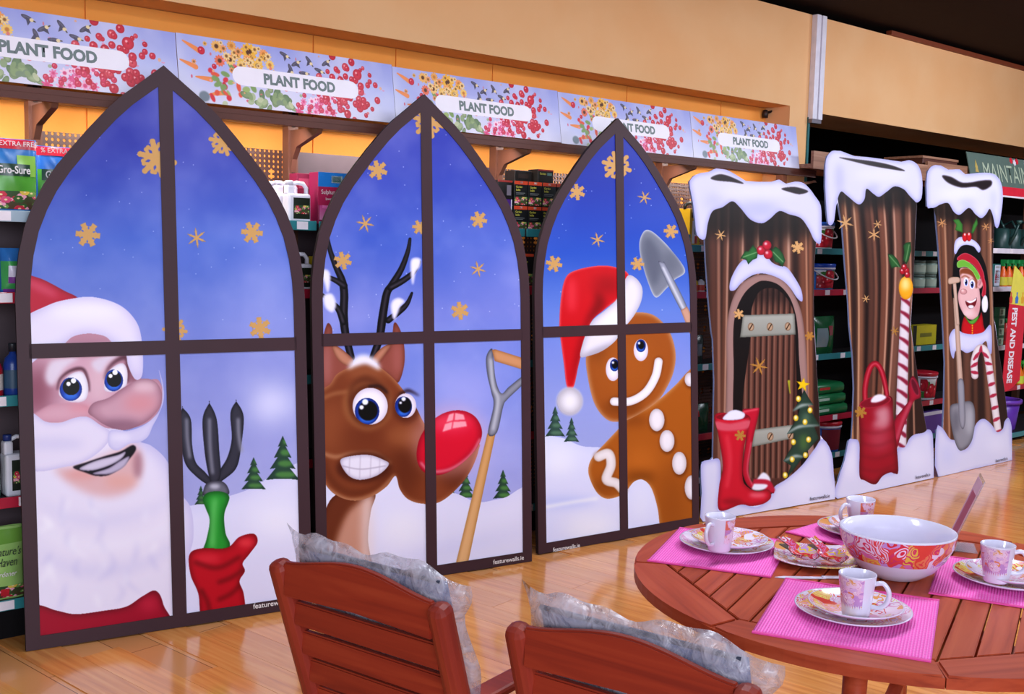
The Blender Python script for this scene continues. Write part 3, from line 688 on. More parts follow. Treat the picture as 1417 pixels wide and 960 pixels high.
# ---- board 3: gingerbread man in a red hat, spade behind
A = Art(730, 150, 985, 785, 2.0, 7)
A.vgrad([(150, '#2630a0'), (260, '#2f45b6'), (350, '#3a62cf'), (430, '#6f8ce4'), (480, '#8899ea'), (560, '#a5aeee'), (785, '#c6c8f2')], .89)
A.noise(100, .16, '#a9b4ee'); dots(A, 50, 750, 200, 950, 450)
A.use(720, 440, .35398)
A.fill([(60, 445), (90, 455), (170, 470), (240, 500), (330, 510), (420, 560), (760, 560), (760, 1000), (60, 1000)], '#d6d6f2', rim=('#c2c6ee', 20, .5))
A.ell(170, 720, 120, 22, '#b3bcec', blur=20, a=.7); A.stroke([(90, 740), (200, 720), (300, 705)], 10, '#efeef9', blur=6, a=.9); A.ell(150, 560, 70, 50, '#e8e6f7', blur=36, a=.9); A.ell(280, 820, 110, 60, '#e9e7f6', blur=40, a=.9); A.ell(470, 720, 40, 70, '#ddddf5', blur=24, a=.9)
fir(A, 136, 345, 78, 118, dark='#37504a', light='#5f8068'); fir(A, 200, 388, 60, 96, dark='#37504a', light='#5f8068')
# spade
A.use(720, 150, .33333)
bl = [(494, 560), (506, 520), (526, 504), (560, 520), (622, 582), (684, 672), (640, 712), (606, 748), (562, 784), (530, 722), (500, 620)]
k = A.fill(bl, '#7e818f', rim=('#c9ccd8', 7, .9)); mark('printed_spade', A, bl)
A.fill([(520, 530), (560, 560), (590, 640), (560, 740), (530, 690), (506, 600)], '#5c5f70', blur=14, a=.8, clip=k); A.ell(620, 640, 40, 50, '#6a6d7c', blur=20, a=.9, clip=k)
sf = [(576, 650), (592, 640), (606, 652), (692, 824), (668, 840)]
A.fill(sf, '#9a9cae', rim=('#3e4050', 6, .8)); A.stroke([(592, 660), (676, 828)], 6, '#dcdce6', blur=3)
wd = [(666, 838), (692, 822), (722, 880), (722, 935), (704, 935)]
A.fill(wd, '#c69a86', smooth=False, rim=('#8d5f4c', 6, .7)); mark('printed_spade', A, wd, False); mark('printed_spade', A, sf)
A.use(720, 440, .35398)
# body and head
body = [(520, 335), (600, 268), (670, 195), (760, 130), (760, 900), (560, 900), (545, 810), (536, 740), (512, 664), (480, 632), (446, 638), (420, 668), (395, 692), (340, 706), (300, 682), (270, 622), (267, 580), (285, 540), (330, 490), (385, 432), (430, 385)]
k = A.fill(body, '#a35b22', rim=('#cf9c74', 10, .7)); ibd = mark('printed_body', A, body)
A.ell(470, 560, 70, 60, '#b8692a', blur=34, a=.8, clip=k); A.ell(470, 620, 60, 22, '#6d3a12', blur=18, a=.7, clip=k); A.ell(590, 700, 50, 120, '#8f4d1b', blur=34, a=.7, clip=k); A.ell(440, 400, 60, 24, '#83451a', blur=18, a=.8, clip=k); A.ell(330, 660, 60, 26, '#7c421b', blur=20, a=.6, clip=k)
head = [(258, 195), (262, 130), (300, 60), (370, 0), (440, -22), (520, -12), (580, 48), (606, 130), (600, 205), (572, 272), (530, 330), (440, 388), (380, 406), (330, 390), (285, 322)]
k = A.fill(head, '#9c5524', rim=('#caa088', 12, .75)); ihd = mark('printed_head', A, head)
A.ell(430, 190, 110, 110, '#a65d26', blur=50, a=.8, clip=k); A.ell(400, 350, 80, 26, '#6f3a15', blur=20, a=.7, clip=k); A.ell(300, 110, 30, 60, '#6d3a18', blur=24, a=.5, clip=k)
eye(A, A.ell_pts(471, 125, 28, 43), (471, 108, 19, 25), (472, 106, 12, 16), [(464, 98, 5)], ihd)
eye(A, A.ell_pts(362, 200, 28, 46), (368, 184, 18, 24), (369, 182, 12, 16), [(362, 174, 5)], ihd)
mp = [(366, 326), (430, 325), (490, 290), (528, 228), (540, 170)]
A.stroke(mp, 36, '#5e3012', blur=5, a=.6); A.stroke(mp, 32, '#ece6ec', rim=('#b9aab0', 8, .7)); mark('printed_icing_mouth', A, A.stroke_pts(mp, 32), False, ihd)
for b_ in ((533, 398, 30, 44), (573, 480, 29, 43), (621, 567, 28, 45), (670, 662, 28, 48), (662, 240, 20, 27), (688, 312, 18, 36)):
    A.ell(b_[0] + 2, b_[1] + 6, b_[2] + 3, b_[3] + 3, '#5e3012', blur=6, a=.7); A.ell(*b_, '#e7e0e8', rim=('#b5a5ac', 10, .8)); mark('printed_icing_button', A, A.ell_pts(*b_), False, ibd)
ap = [(306, 542), (344, 530), (354, 575), (336, 630), (375, 645), (398, 668)]
A.stroke(ap, 42, '#6d3a18', blur=5, a=.5); A.stroke(ap, 36, '#e6dde0', blur=2, rim=('#bba8a4', 9, .7)); mark('printed_icing', A, [(290, 548), (310, 522), (345, 514), (372, 535), (370, 590), (356, 622), (386, 630), (412, 655), (405, 690), (375, 665), (335, 655), (318, 635), (324, 600), (336, 566), (325, 552), (305, 562)], False, ibd)
# hat
hat = [(152, 40), (158, -75), (178, -160), (226, -190), (311, -205), (377, -197), (424, -165), (384, -82), (332, -36), (286, 2), (266, 40), (252, 88), (228, 180), (208, 268), (182, 268), (170, 180), (158, 90)]
k = A.fill(hat, '#c41624', rim=('#f0a0a4', 7, .6)); iht = mark('printed_hat', A, hat)
A.fill([(300, -110), (330, -60), (300, -10), (262, 40), (240, 140), (200, 260), (225, 120), (262, 0), (290, -60)], '#6f0812', blur=14, a=.8, clip=k); A.ell(340, -130, 60, 36, '#8c0c18', blur=26, a=.7, clip=k); A.ell(200, -90, 20, 70, '#e04450', blur=14, a=.7, clip=k)
fur = [(234, 150), (244, 96), (264, 42), (285, 6), (340, -38), (382, -82), (416, -162), (450, -157), (476, -118), (472, -66), (444, -10), (405, 40), (370, 90), (320, 128), (270, 147)]
k = A.fill(fur, '#e2dce8', rim=('#b3acbe', 16, .85)); mark('hat_fur', A, fur, True, iht); A.ell(360, 20, 60, 30, '#f2eef4', rot=-.7, blur=20, a=.8, clip=k); A.ell(300, 130, 60, 14, '#9a92a4', rot=-.4, blur=10, a=.6, clip=k)
A.ell(193, 325, 50, 54, '#e9e4ec', blur=4, rim=('#a59eac', 22, .85)); mark('hat_pompom', A, A.ell_pts(193, 325, 50, 54), False, iht)
A.use(720, 150, .33333)
for f in ((400, 240, 62, 'c', .3), (235, 347, 34, 'a', .4), (515, 370, 30, 't', .2), (320, 545, 32, 't', .3), (625, 510, 30, 'a', .1), (140, 645, 34, 'a', .2), (486, 645, 28, 'a', .1)): flake(A, *f)
ART3 = A; Q3 = Q[:]; Q.clear()

# ---- build the three arched window boards
W_, FW = 1.22, .055
EP = [(0, 1.42), (.005, 1.52), (.018, 1.62), (.042, 1.725), (.078, 1.82), (.12, 1.905), (.175, 1.99), (.235, 2.068), (.30, 2.148), (.37, 2.228), (.44, 2.297), (.52, 2.362), (.61, 2.437)]
def arch(inset=0.0):
    """outline of half the arch from the bottom up, inset along the normal"""
    base = np.array([(0, 0.0)] + [(0, 1.0)] + EP)
    if inset == 0: return [tuple(p) for p in base]
    t = np.gradient(base, axis=0); t[0] = (0, 1); t[1] = (0, 1); t /= np.hypot(t[:, 0], t[:, 1])[:, None]
    q = base + np.c_[t[:, 1], -t[:, 0]] * inset
    q[0] = (inset, inset); q[-1] = (.61, q[-1][1] - inset * .6)
    q[:, 0] = np.minimum(q[:, 0], .61)
    return [tuple(p) for p in q]
def full(h): return h + [(W_ - x, z) for x, z in h[::-1][1:]]
m_frame = mat('dark_brown_frame_print', '#3c242b', .5, .25, var=.05, scale=5)
m_edge = mat('board_edge', '#221719', .7, .2)
m_wtext = mat('white_print', '#e6dede', .5)
LAB = ['arched window board of a white-bearded man in a red hat holding up a garden fork',
       'arched window board of a brown reindeer with a big red nose',
       'arched window board of a gingerbread man in a red hat with a spade behind']
for k, (art, q, lab) in enumerate(((ART1, Q1, LAB[0]), (ART2, Q2, LAB[1]), (ART3, Q3, LAB[2]))):
    dom = (0, W_, 0, 2.46)
    B = Board(k, 'window_display_board', lab, dom)
    B.mat = panel_tex(k, art, dom, 'window_print_%d' % k, 560)
    out, inn = full(arch()), full(arch(FW))
    link('backing_board', prism_me(out, 0.0, .022, 'backing_board'), m_edge, B.root)
    bm = bmesh.new(); n = len(out)
    ring = [[bm.verts.new((p[0], y, p[1])) for p in P] for P, y in ((out, 0.0), (out, -.005), (inn, -.005), (inn, 0.0))]
    for a_, b_ in zip(ring, ring[1:]):
        for i in range(n): j = (i + 1) % n; bm.faces.new((a_[i], a_[j], b_[j], b_[i]))
    link('frame', bm_mesh(bm, 'frame'), m_frame, B.root)
    mc, mw, zt, tw = .612 + (.004 if k == 0 else .006), .030, 1.222, .030
    box('mullion', (mc - mw, mc + mw, -.0052, 0, FW - .01, 2.385), m_frame, B.root)
    for a_, b_ in ((FW - .01, mc - mw), (mc + mw, W_ - FW + .01)): box('transom', (a_, b_, -.0050, 0, zt - tw, zt + tw), m_frame, B.root)
    hl = arch(FW - .006); top = [p for p in hl if p[1] > zt and p[0] < mc - mw]
    panes = [[(FW - .006, FW - .006), (mc - mw, FW - .006), (mc - mw, zt - tw), (FW - .006, zt - tw)], [(mc + mw, FW - .006), (W_ - FW + .006, FW - .006), (W_ - FW + .006, zt - tw), (mc + mw, zt - tw)]]
    hx = mc - mw; zx = np.interp(hx, [p[0] for p in top] + [.61], [p[1] for p in top] + [hl[-1][1]])
    panes.append([(FW - .006, zt + tw), (hx, zt + tw), (hx, zx)] + top[::-1])
    rx = mc + mw
    zx = np.interp(W_ - rx, [p[0] for p in top] + [.61], [p[1] for p in top] + [hl[-1][1]])
    panes.append([(W_ - FW + .006, zt + tw), (rx, zt + tw), (rx, zx)] + [(W_ - p[0], p[1]) for p in top[::-1] if W_ - p[0] > rx])
    for p in panes: link('pane', prism_me(p, -.0004, 0, 'pane', uv=dom), B.mat, B.root)
    B.lim = (.03, W_ - .03, .03, 2.38)
    Q.extend(q); lay(B)
    B.text(((378, 834), (703, 774), (783, 757))[k], .19, m_wtext, y=-.0054 - .0006)

# ---- boards 4 to 6: snowy tree trunks, cut to shape
def trunk(A, pts, stripes, seed=2):
    """brown bark made of long vertical streaks; stripes = list of ((x,y)...) centre lines with width, colour"""
    k = A.fill(pts, '#2e1d1a', smooth=False)
    for path, w, c, a in stripes: A.stroke(path, w, c, blur=max(2, (w if not isinstance(w, list) else max(w)) * .22), a=a, clip=k)
    return k
def snow(A, pts, lower=None, name='printed_snow', label=None, shade='#a09fd6'):
    k = A.fill(pts, '#d2cfe8', rim=(shade, 16, .9)); mark(name, A, pts, True, None, label); return k
def hollow(A, pts): A.fill(pts, '#241a1e', blur=2, rim=('#4a3a40', 4, .7)); mark('printed_hollow', A, pts)

# board 4: trunk with an arched door, boots and a little Christmas tree
A = Art(945, 222, 1170, 730, 2.4, 11); A.vgrad([(222, '#c9c6e8'), (730, '#d2d0ee')])
A.use(940, 200, .2709)
def t2(x, y): return ((x * .2915) / .2709, (240 + y * .2915) / .2709)
tr = [(140, 230), (700, 290), (700, 480), (690, 600), (686, 800), (690, 960)] + [t2(*p) for p in ((662, 400), (672, 620), (700, 720), (150, 900), (160, 660), (166, 300), (160, 100))] + [(165, 960), (150, 800), (135, 600), (130, 480)]
S4 = []
def vs(x0, x1, y0, y1, w, c, a, wob=0): S4.append(([(x0, y0), ((x0 + x1) / 2 + wob, (y0 + y1) / 2), (x1, y1)], w, c, a))
for x0, x1, w, c in ((170, 190, 40, '#5a362c'), (200, 205, 16, '#9a6a58'), (245, 215, 30, '#6b4234'), (252, 222, 10, '#b08472'), (290, 262, 26, '#55342c'), (320, 310, 30, '#7d5547'), (325, 316, 9, '#b88c7a'), (395, 400, 26, '#7a5041'), (402, 404, 8, '#ae8270'), (440, 440, 30, '#40261f'), (495, 490, 26, '#6b4437'), (550, 560, 44, '#8d5f4e'), (556, 570, 12, '#c39a86'), (630, 650, 44, '#7a4a38'), (645, 668, 10, '#b37f66'), (668, 676, 20, '#8a5540')): vs(x0, x1, 300, 1900, w, c, .85)
k4 = trunk(A, tr, S4)
ik = mark('printed_trunk', A, tr, False)
A.fill([(100, 230), (740, 280), (740, 460), (100, 450)], '#17100f', blur=34, a=.8, clip=k4)
# doorway
door_o = [(240, 1000), (246, 900), (268, 800), (310, 720), (370, 675), (440, 662), (510, 680), (570, 740), (615, 830), (636, 930), (650, 1100)] + [t2(*p) for p in ((612, 420), (612, 760), (222, 760), (222, 420), (225, 250))]
A.fill(door_o, '#9c7a76', rim=('#5c4240', 8, .6), clip=k4); mark('printed_door_frame', A, door_o)
door_i = [(275, 1000), (280, 900), (300, 820), (340, 750), (395, 705), (440, 695), (505, 715), (560, 775), (592, 860), (606, 960), (612, 1100)] + [t2(*p) for p in ((586, 420), (590, 790), (262, 790), (255, 420), (258, 250))]
kd = A.fill(door_i, '#150e10', rim=('#2c1c1c', 6, .5)); idr = mark('printed_door', A, door_i)
dpl = [(362, 1000), (366, 860), (395, 770), (440, 735), (500, 740), (560, 800), (588, 880), (592, 1000)] + [t2(*p) for p in ((560, 420), (560, 790), (320, 790), (300, 420))]
kp = A.fill(dpl, '#4a2c26')
for i in range(9):
    x = 340 + i * 29; A.stroke([(x + 10, 720), (x + 2, 1100), (x - 6, 1700)], 14, '#7a4f42', blur=5, a=.8, clip=kp); A.stroke([(x + 24, 720), (x + 16, 1100), (x + 8, 1700)], 5, '#1d1212', blur=2, a=.9, clip=kp); A.stroke([(x + 6, 740), (x - 2, 1100), (x - 8, 1700)], 3, '#b98d7c', blur=2, a=.6, clip=kp)
A.fill([(360, 720), (600, 720), (600, 800), (360, 800)], '#150e10', blur=30, a=.6, clip=kp)
A.use(940, 440, .2915)
for p, scs in (([(302, -14), (546, -22), (552, 78), (288, 92)], ((340, 42), (430, 42), (515, 40))), ([(352, 530), (536, 506), (540, 570), (344, 612)], ((432, 562), (528, 556)))):
    A.fill(p, '#8d8d86', smooth=False, rim=('#55554e', 8, .8), col2='#a9a9a2', dirn=(0, -1)); mark('printed_hinge_plate', A, p, False, idr)
    for x, y in scs: A.ell(x, y, 15, 20, '#b89a80', rim=('#5c4030', 5, .8)); A.stroke([(x - 7, y + 12), (x + 7, y - 12)], 5, '#3c2414', smooth=False)
A.stroke([(520, 300), (522, 330), (526, 356)], [12, 6, 5], '#a8a430', blur=1)
A.use(940, 200, .2709)
ds = [(258, 742), (262, 690), (296, 622), (330, 588), (362, 600), (398, 562), (440, 560), (472, 600), (512, 620), (546, 625), (582, 668), (622, 740), (628, 800), (600, 782), (560, 724), (510, 684), (440, 660), (380, 665), (322, 702), (285, 742)]
snow(A, ds)
for p, c in (([(312, 582), (336, 542), (352, 546), (376, 512), (402, 545), (396, 580), (372, 590), (352, 612), (340, 585)], '#2f6a35'), ([(466, 545), (490, 520), (512, 535), (530, 560), (541, 592), (526, 625), (510, 605), (488, 600), (478, 570)], '#2a5c33')):
    A.fill(p, c, smooth=False, rim=('#12301a', 8, .8)); mark('printed_holly_leaf', A, p, False)
A.stroke([(325, 575), (395, 550)], 3, '#9ac08c', smooth=False, blur=1); A.stroke([(478, 548), (530, 600)], 3, '#9ac08c', smooth=False, blur=1)
for x, y in ((418, 540), (447, 514), (453, 560)): A.ell(x, y, 23, 25, '#b81a34', rim=('#6d0a1c', 7, .8)); A.ell(x - 6, y - 8, 7, 7, '#f0c4cc', blur=3); mark('printed_berry', A, A.ell_pts(x, y, 23, 25), False)
cap4 = [(130, 484), (90, 462), (80, 380), (70, 300), (55, 225), (51, 190), (74, 160), (110, 145), (150, 140), (190, 121), (240, 129), (290, 155), (340, 186), (400, 190), (470, 190), (510, 179), (545, 200), (590, 189), (630, 195), (662, 222), (692, 262), (722, 312), (726, 400), (722, 502), (690, 490), (660, 430), (620, 376), (560, 356), (510, 340), (462, 380), (420, 402), (362, 382), (310, 322), (270, 290), (220, 320), (170, 340), (146, 400)]
k = snow(A, cap4, label='thick snow drift capping the trunk'); A.ell(400, 330, 110, 40, '#a3a6e2', blur=34, a=.6, clip=k); A.ell(180, 290, 50, 40, '#b0b0e4', blur=30, a=.6, clip=k); A.ell(400, 240, 220, 30, '#dfdcf0', blur=26, a=.8, clip=k)
hollow(A, [(160, 171), (205, 152), (262, 165), (328, 199), (262, 190), (190, 183)]); hollow(A, [(522, 225), (590, 217), (657, 238), (615, 253), (560, 241)])
A.use(940, 440, .2915)
# tree
tp = [(592, 340), (618, 385), (637, 412), (610, 415), (642, 470), (668, 512), (640, 514), (662, 570), (600, 640), (550, 710), (506, 765), (530, 700), (493, 678), (540, 600), (542, 546), (510, 550), (556, 480), (572, 430), (538, 442), (570, 390)]
A.fill(tp, '#2b4036', smooth=False, rim=('#16241e', 10, .6)); itr = mark('printed_christmas_tree', A, tp, False)
for p in ([(540, 440), (580, 415), (632, 410)], [(512, 548), (570, 515), (664, 510)], [(496, 678), (550, 655), (590, 660)]): A.stroke(p, [4, 14, 3], '#a9b6b4', blur=4, a=.9)
A.ell(600, 480, 18, 30, '#55705c', blur=10, a=.8); A.ell(590, 590, 20, 40, '#4a6a3c', blur=12, a=.8)
for x, y in ((565, 383), (620, 437), (553, 474), (596, 493), (541, 588), (613, 576), (535, 670), (598, 650), (502, 745)): A.ell(x, y, 12, 15, '#e0c23c', rim=('#8a6a14', 3, .6)); A.ell(x - 1, y - 2, 6, 8, '#f6f0c0', blur=2); mark('printed_bauble', A, A.ell_pts(x, y, 12, 15), False, itr)
A.fill(star_pts(586, 316, 34, .42, 5, -1.4), '#e8c020', smooth=False, rim=('#b08a10', 4, .6)); mark('printed_star', A, star_pts(586, 316, 34, .42, 5, -1.4), False, itr)
base4 = [(108, 684), (150, 672), (192, 676), (194, 800), (188, 915), (250, 880), (300, 884), (370, 896), (430, 850), (452, 800), (510, 762), (580, 700), (640, 622), (680, 574), (722, 640), (732, 740), (745, 875), (500, 930), (270, 960), (112, 985), (106, 830), (102, 730)]
k = snow(A, base4, label='snow mound at the foot'); A.ell(600, 800, 90, 60, '#dfdcf0', blur=40, a=.8, clip=k)
bt2 = [(298, 440), (340, 430), (372, 426), (379, 440), (352, 560), (338, 640), (328, 720), (346, 778), (400, 768), (442, 800), (446, 832), (400, 812), (340, 808), (308, 765), (300, 700), (322, 520)]
A.fill(bt2, '#b81a33', rim=('#6f0c20', 9, .8)); mark('printed_boot', A, bt2); A.stroke([(305, 445), (370, 432)], 10, '#d84a5c', blur=3); A.stroke([(340, 590), (322, 720), (345, 790)], 5, '#e0808c', blur=3, a=.8)
A.fill([(345, 812), (365, 770), (400, 732), (432, 768), (402, 812)], '#e6e2f2', blur=3)
A.stroke([(360, 775), (420, 780), (442, 815)], 22, '#b0203a', blur=3)
bt = [(168, 462), (230, 450), (332, 466), (322, 540), (302, 640), (300, 760), (322, 800), (370, 822), (422, 814), (434, 850), (400, 880), (340, 892), (290, 885), (190, 912), (188, 800), (206, 700), (186, 560)]
k = A.fill(bt, '#c01a30', rim=('#76101f', 14, .8)); ibt = mark('printed_boot', A, bt)
A.fill([(170, 490), (240, 500), (332, 484), (326, 522), (250, 535), (180, 528)], '#d06070', blur=5, a=.85, clip=k); A.stroke([(225, 560), (240, 680), (225, 800)], 12, '#e04a58', blur=9, a=.8, clip=k); A.ell(370, 840, 40, 12, '#e87080', blur=9, a=.8, clip=k); A.ell(250, 870, 50, 14, '#7a0e1e', blur=10, a=.7, clip=k)
A.ell(252, 468, 78, 17, '#7d1022', rot=-.03); A.fill([(205, 478), (235, 445), (270, 436), (308, 452), (300, 476), (250, 484)], '#e6e2f0', blur=2, rim=('#b8b4d8', 5, .6))
A.use(940, 200, .2709)
for f in ((210, 462, 30, 't', .2), (604, 525, 32, 'a', .3), (303, 865, 26, 'a', .4)): flake(A, *f, col='#cfa06c')
A.use(940, 440, .2915)
for f in ((378, 228, 44, 't', .2), (618, 85, 22, 'a', .1), (288, 557, 26, 'a', .1)): flake(A, *f, col='#b07c3c')
A.use(0, 0, 1); ART4 = A; Q4 = Q[:]; Q.clear()
o1 = np.array(cap4[:24]) * .2709 + (940, 200)
OUT4 = np.vstack([o1, np.array([(690, 492), (687, 600), (684, 800), (692, 960)]) * .2709 + (940, 200),
                  np.array([(650, 200), (660, 400), (668, 555), (684, 576), (722, 640), (731, 740), (739, 858)]) * .2915 + (940, 440),
                  np.array([(973.5, 723.0)]), np.array([(106, 830), (103, 730), (110, 684), (150, 672), (160, 660), (166, 300), (160, 100)]) * .2915 + (940, 440),
                  np.array([(165, 960), (150, 800), (136, 600), (131, 490)]) * .2709 + (940, 200)])

# board 5: trunk with a watering can and a striped lamp post
A = Art(1135, 200, 1302, 700, 2.6, 13); A.vgrad([(200, '#cfccec'), (700, '#d2d0ee')])
A.use(1120, 190, .2603)
def u2(x, y): return ((x * .2917) / .2603, (230 + y * .2917) / .2603)
tr = [(140, 250), (590, 250), (572, 345), (565, 450), (560, 600), (550, 800)] + [u2(*p) for p in ((478, 100), (500, 250), (530, 450), (560, 620), (560, 740), (170, 820), (200, 640), (206, 560), (212, 400), (206, 250), (190, 100), (185, 0))] + [(192, 700), (176, 480), (158, 380)]
S4 = []
def vc(x0, x1, x2, w, c, a=.85): S4.append(([(x0, 300), (x1, 800), (x2, 1700)], w, c, a))
for q in ((180, 205, 225, 30, '#7a4a34'), (186, 212, 232, 9, '#b98a6c'), (235, 270, 262, 34, '#8a5a44'), (230, 262, 256, 9, '#c09478'), (300, 330, 305, 28, '#5a382e'), (322, 355, 325, 16, '#7f5242'), (375, 400, 352, 46, '#7a4a3a'), (392, 414, 372, 10, '#c0907a'), (455, 470, 410, 50, '#7d5244'), (445, 456, 400, 10, '#b88a78'), (522, 522, 500, 34, '#7a5040'), (530, 540, 560, 10, '#a87a66'), (350, 375, 340, 10, '#241512'), (425, 436, 388, 14, '#22140f'), (498, 500, 470, 14, '#241714'), (270, 306, 286, 12, '#201210')): vc(*q)
k5 = trunk(A, tr, S4); mark('printed_trunk', A, tr, False)
A.fill([(140, 230), (600, 230), (600, 370), (140, 350)], '#140e0e', blur=24, a=.8, clip=k5)
cap5 = [(100, 458), (92, 400), (84, 260), (85, 150), (95, 100), (125, 71), (165, 72), (240, 100), (300, 104), (420, 120), (490, 130), (530, 121), (570, 140), (592, 180), (601, 240), (596, 322), (572, 346), (556, 335), (530, 308), (500, 275), (452, 261), (410, 290), (370, 316), (340, 300), (303, 274), (292, 330), (260, 356), (200, 310), (166, 290), (142, 360), (132, 440), (116, 466)]
k = snow(A, cap5, label='thick snow drift capping the trunk'); A.ell(160, 220, 20, 80, '#a9a8e0', blur=18, a=.6, clip=k); A.ell(340, 270, 30, 30, '#a9aae2', blur=20, a=.6, clip=k); A.ell(380, 200, 150, 34, '#dedbef', blur=26, a=.8, clip=k)
hollow(A, [(158, 107), (250, 117), (350, 130), (440, 150), (507, 178), (420, 167), (330, 151), (250, 132)])
# lamp post
A.use(1120, 420, .2917)
po = [(436, -45), (480, -45), (476, 0), (470, 200), (466, 400), (460, 600), (455, 690), (413, 682), (411, 500), (424, 200), (434, 0)]
k = A.fill(po, '#ddd2dc', rim=('#a08c98', 7, .8)); ip = mark('printed_lamp_post', A, po, True)
for i in range(12):
    y = -20 + i * 62; x = 455 - i * 2.6; A.stroke([(x - 30, y - 10), (x, y + 6), (x + 26, y + 26)], [8, 16, 20], '#86203c', blur=2, clip=k)
A.use(1120, 190, .2603)
A.ell(513, 800, 38, 62, '#e6a020', rim=('#c07810', 10, .7)); A.ell(510, 780, 22, 34, '#f6dc96', blur=12, a=.9); mark('printed_lamp', A, A.ell_pts(513, 800, 38, 62), False)
for p in ([(416, 618), (446, 624), (470, 652), (486, 690), (460, 688), (436, 697), (424, 660)], [(498, 575), (512, 560), (538, 556), (541, 600), (528, 650), (516, 674), (497, 650), (504, 610)]): A.fill(p, '#2d5c30', smooth=False, rim=('#142c18', 8, .8)); mark('printed_holly_leaf', A, p, False)
A.stroke([(424, 628), (478, 690)], 3, '#86a878', smooth=False, blur=1); A.stroke([(530, 570), (512, 660)], 3, '#86a878', smooth=False, blur=1)
for x, y in ((494, 712), (516, 708), (504, 690), (520, 730)): A.ell(x, y, 15, 17, '#b01828', rim=('#600a18', 5, .8)); A.ell(x - 3, y - 6, 4, 5, '#f0d4d8', blur=1); mark('printed_berry', A, A.ell_pts(x, y, 15, 17), False)
A.use(1120, 420, .2917)
base5 = [(132, 935), (138, 830), (168, 742), (186, 652), (206, 642), (236, 662), (242, 800), (300, 830), (360, 800), (412, 790), (416, 690), (452, 680), (474, 640), (500, 620), (540, 612), (562, 597), (578, 606), (586, 645), (592, 835), (400, 885)]
k = snow(A, base5, label='snow mound at the foot'); A.ell(500, 740, 60, 60, '#dfdcf0', blur=36, a=.8, clip=k); A.ell(190, 760, 26, 60, '#dfdcf0', blur=20, a=.8, clip=k)
hp = [(266, 480), (264, 400), (284, 312), (312, 284), (338, 312), (356, 370), (368, 436)]
A.stroke(hp, [24, 28, 26, 22], '#a8162c', rim=('#5c0a18', 7, .8)); mark('printed_can_handle', A, A.stroke_pts(hp, [24, 28, 26, 22]), False); A.stroke(hp, [4, 5, 4], '#e06878', blur=3, a=.8)
spt = [(398, 570), (440, 502), (472, 455), (468, 392), (490, 343), (520, 388), (528, 442), (496, 462), (470, 524), (440, 602), (410, 690)]
A.fill(spt, '#a01a34', rim=('#5c0c1c', 10, .8)); mark('printed_spout', A, spt); A.ell(500, 395, 15, 44, '#5c1024', rot=-.35, rim=('#c04a60', 4, .7)); A.stroke([(480, 470), (440, 560), (415, 640)], 10, '#d06a7c', blur=6, a=.8)
can = [(238, 478), (290, 456), (386, 440), (396, 520), (410, 640), (421, 792), (404, 806), (384, 800), (346, 818), (312, 857), (262, 838), (237, 812), (240, 650)]
k = A.fill(can, '#941428', rim=('#520a16', 18, .85)); mark('printed_watering_can', A, can)
A.fill([(310, 510), (370, 488), (380, 560), (350, 600), (300, 580), (320, 545)], '#c98c98', blur=14, a=.9, clip=k); A.ell(330, 640, 50, 60, '#b04456', blur=26, a=.8, clip=k)
for y in (600, 660, 720, 780): A.stroke([(244, y), (320, y + 14), (414, y - 20)], 8, '#5e0c1a', blur=8, a=.5, clip=k)
A.ell(312, 466, 76, 26, '#7a1024', rot=-.2, rim=('#c03a50', 5, .8)); A.fill([(290, 462), (310, 436), (340, 430), (364, 444), (340, 462), (305, 470)], '#e8e2ee', blur=2)
A.use(1120, 190, .2603)
for f in ((190, 455, 46, 't', .3), (362, 462, 26, 't', .2), (343, 517, 36, 't', .5), (300, 858, 24, 't', .2)): flake(A, *f, col='#c79868')
A.use(1120, 420, .2917)
for f in ((405, 130, 24, 't', .2), (243, 515, 28, 'a', .2)): flake(A, *f, col='#a87838')
A.use(0, 0, 1); ART5 = A; Q5 = Q[:]; Q.clear()
o1 = np.array(cap5) * .2603 + (1120, 190)
OUT5 = np.vstack([o1[:17], np.array([(566, 450), (560, 600), (550, 800)]) * .2603 + (1120, 190),
                  np.array([(480, 100), (500, 250), (530, 450), (556, 597), (578, 604), (586, 645), (590, 826)]) * .2917 + (1120, 420),
                  np.array([(1159.0, 690.3)]), np.array([(139, 830), (168, 742), (186, 652), (202, 640), (207, 560), (212, 400), (206, 250), (190, 100), (186, 0)]) * .2917 + (1120, 420),
                  np.array([(192, 700), (176, 480), (158, 380), (150, 345), (142, 360), (132, 440), (116, 466)]) * .2603 + (1120, 190)])

# board 6: trunk with an elf looking out, shovel and candy cane
A = Art(1275, 220, 1412, 668, 3.0, 17); A.vgrad([(220, '#cfccec'), (668, '#d0cfee')])
A.use(1260, 190, .2604)
def v2(x, y): return ((x * .2708) / .2604, (230 + y * .2708) / .2604)
tr = [(110, 330), (445, 340), (442, 500), (436, 700), (440, 960)] + [v2(*p) for p in ((430, 100), (452, 250), (482, 450), (500, 620), (500, 740), (160, 800), (172, 500), (176, 300), (166, 100), (160, 0))] + [(150, 600), (134, 420)]
S4 = []
for q in ((165, 185, 200, 36, '#7a4c38'), (176, 192, 208, 9, '#b98a70'), (205, 215, 235, 26, '#5e3c30'), (240, 240, 262, 16, '#8d6350'), (300, 300, 300, 40, '#6b4538'), (345, 340, 350, 20, '#5c3a2e'), (392, 392, 420, 30, '#7d5240'), (420, 420, 455, 20, '#8c5c46'), (426, 430, 470, 7, '#c0947c'), (140, 160, 178, 12, '#8a5a44')): vc(*q)
k6 = trunk(A, tr, S4); mark('printed_trunk', A, tr, False)
A.fill([(110, 320), (450, 320), (450, 450), (110, 430)], '#150f0e', blur=22, a=.75, clip=k6)
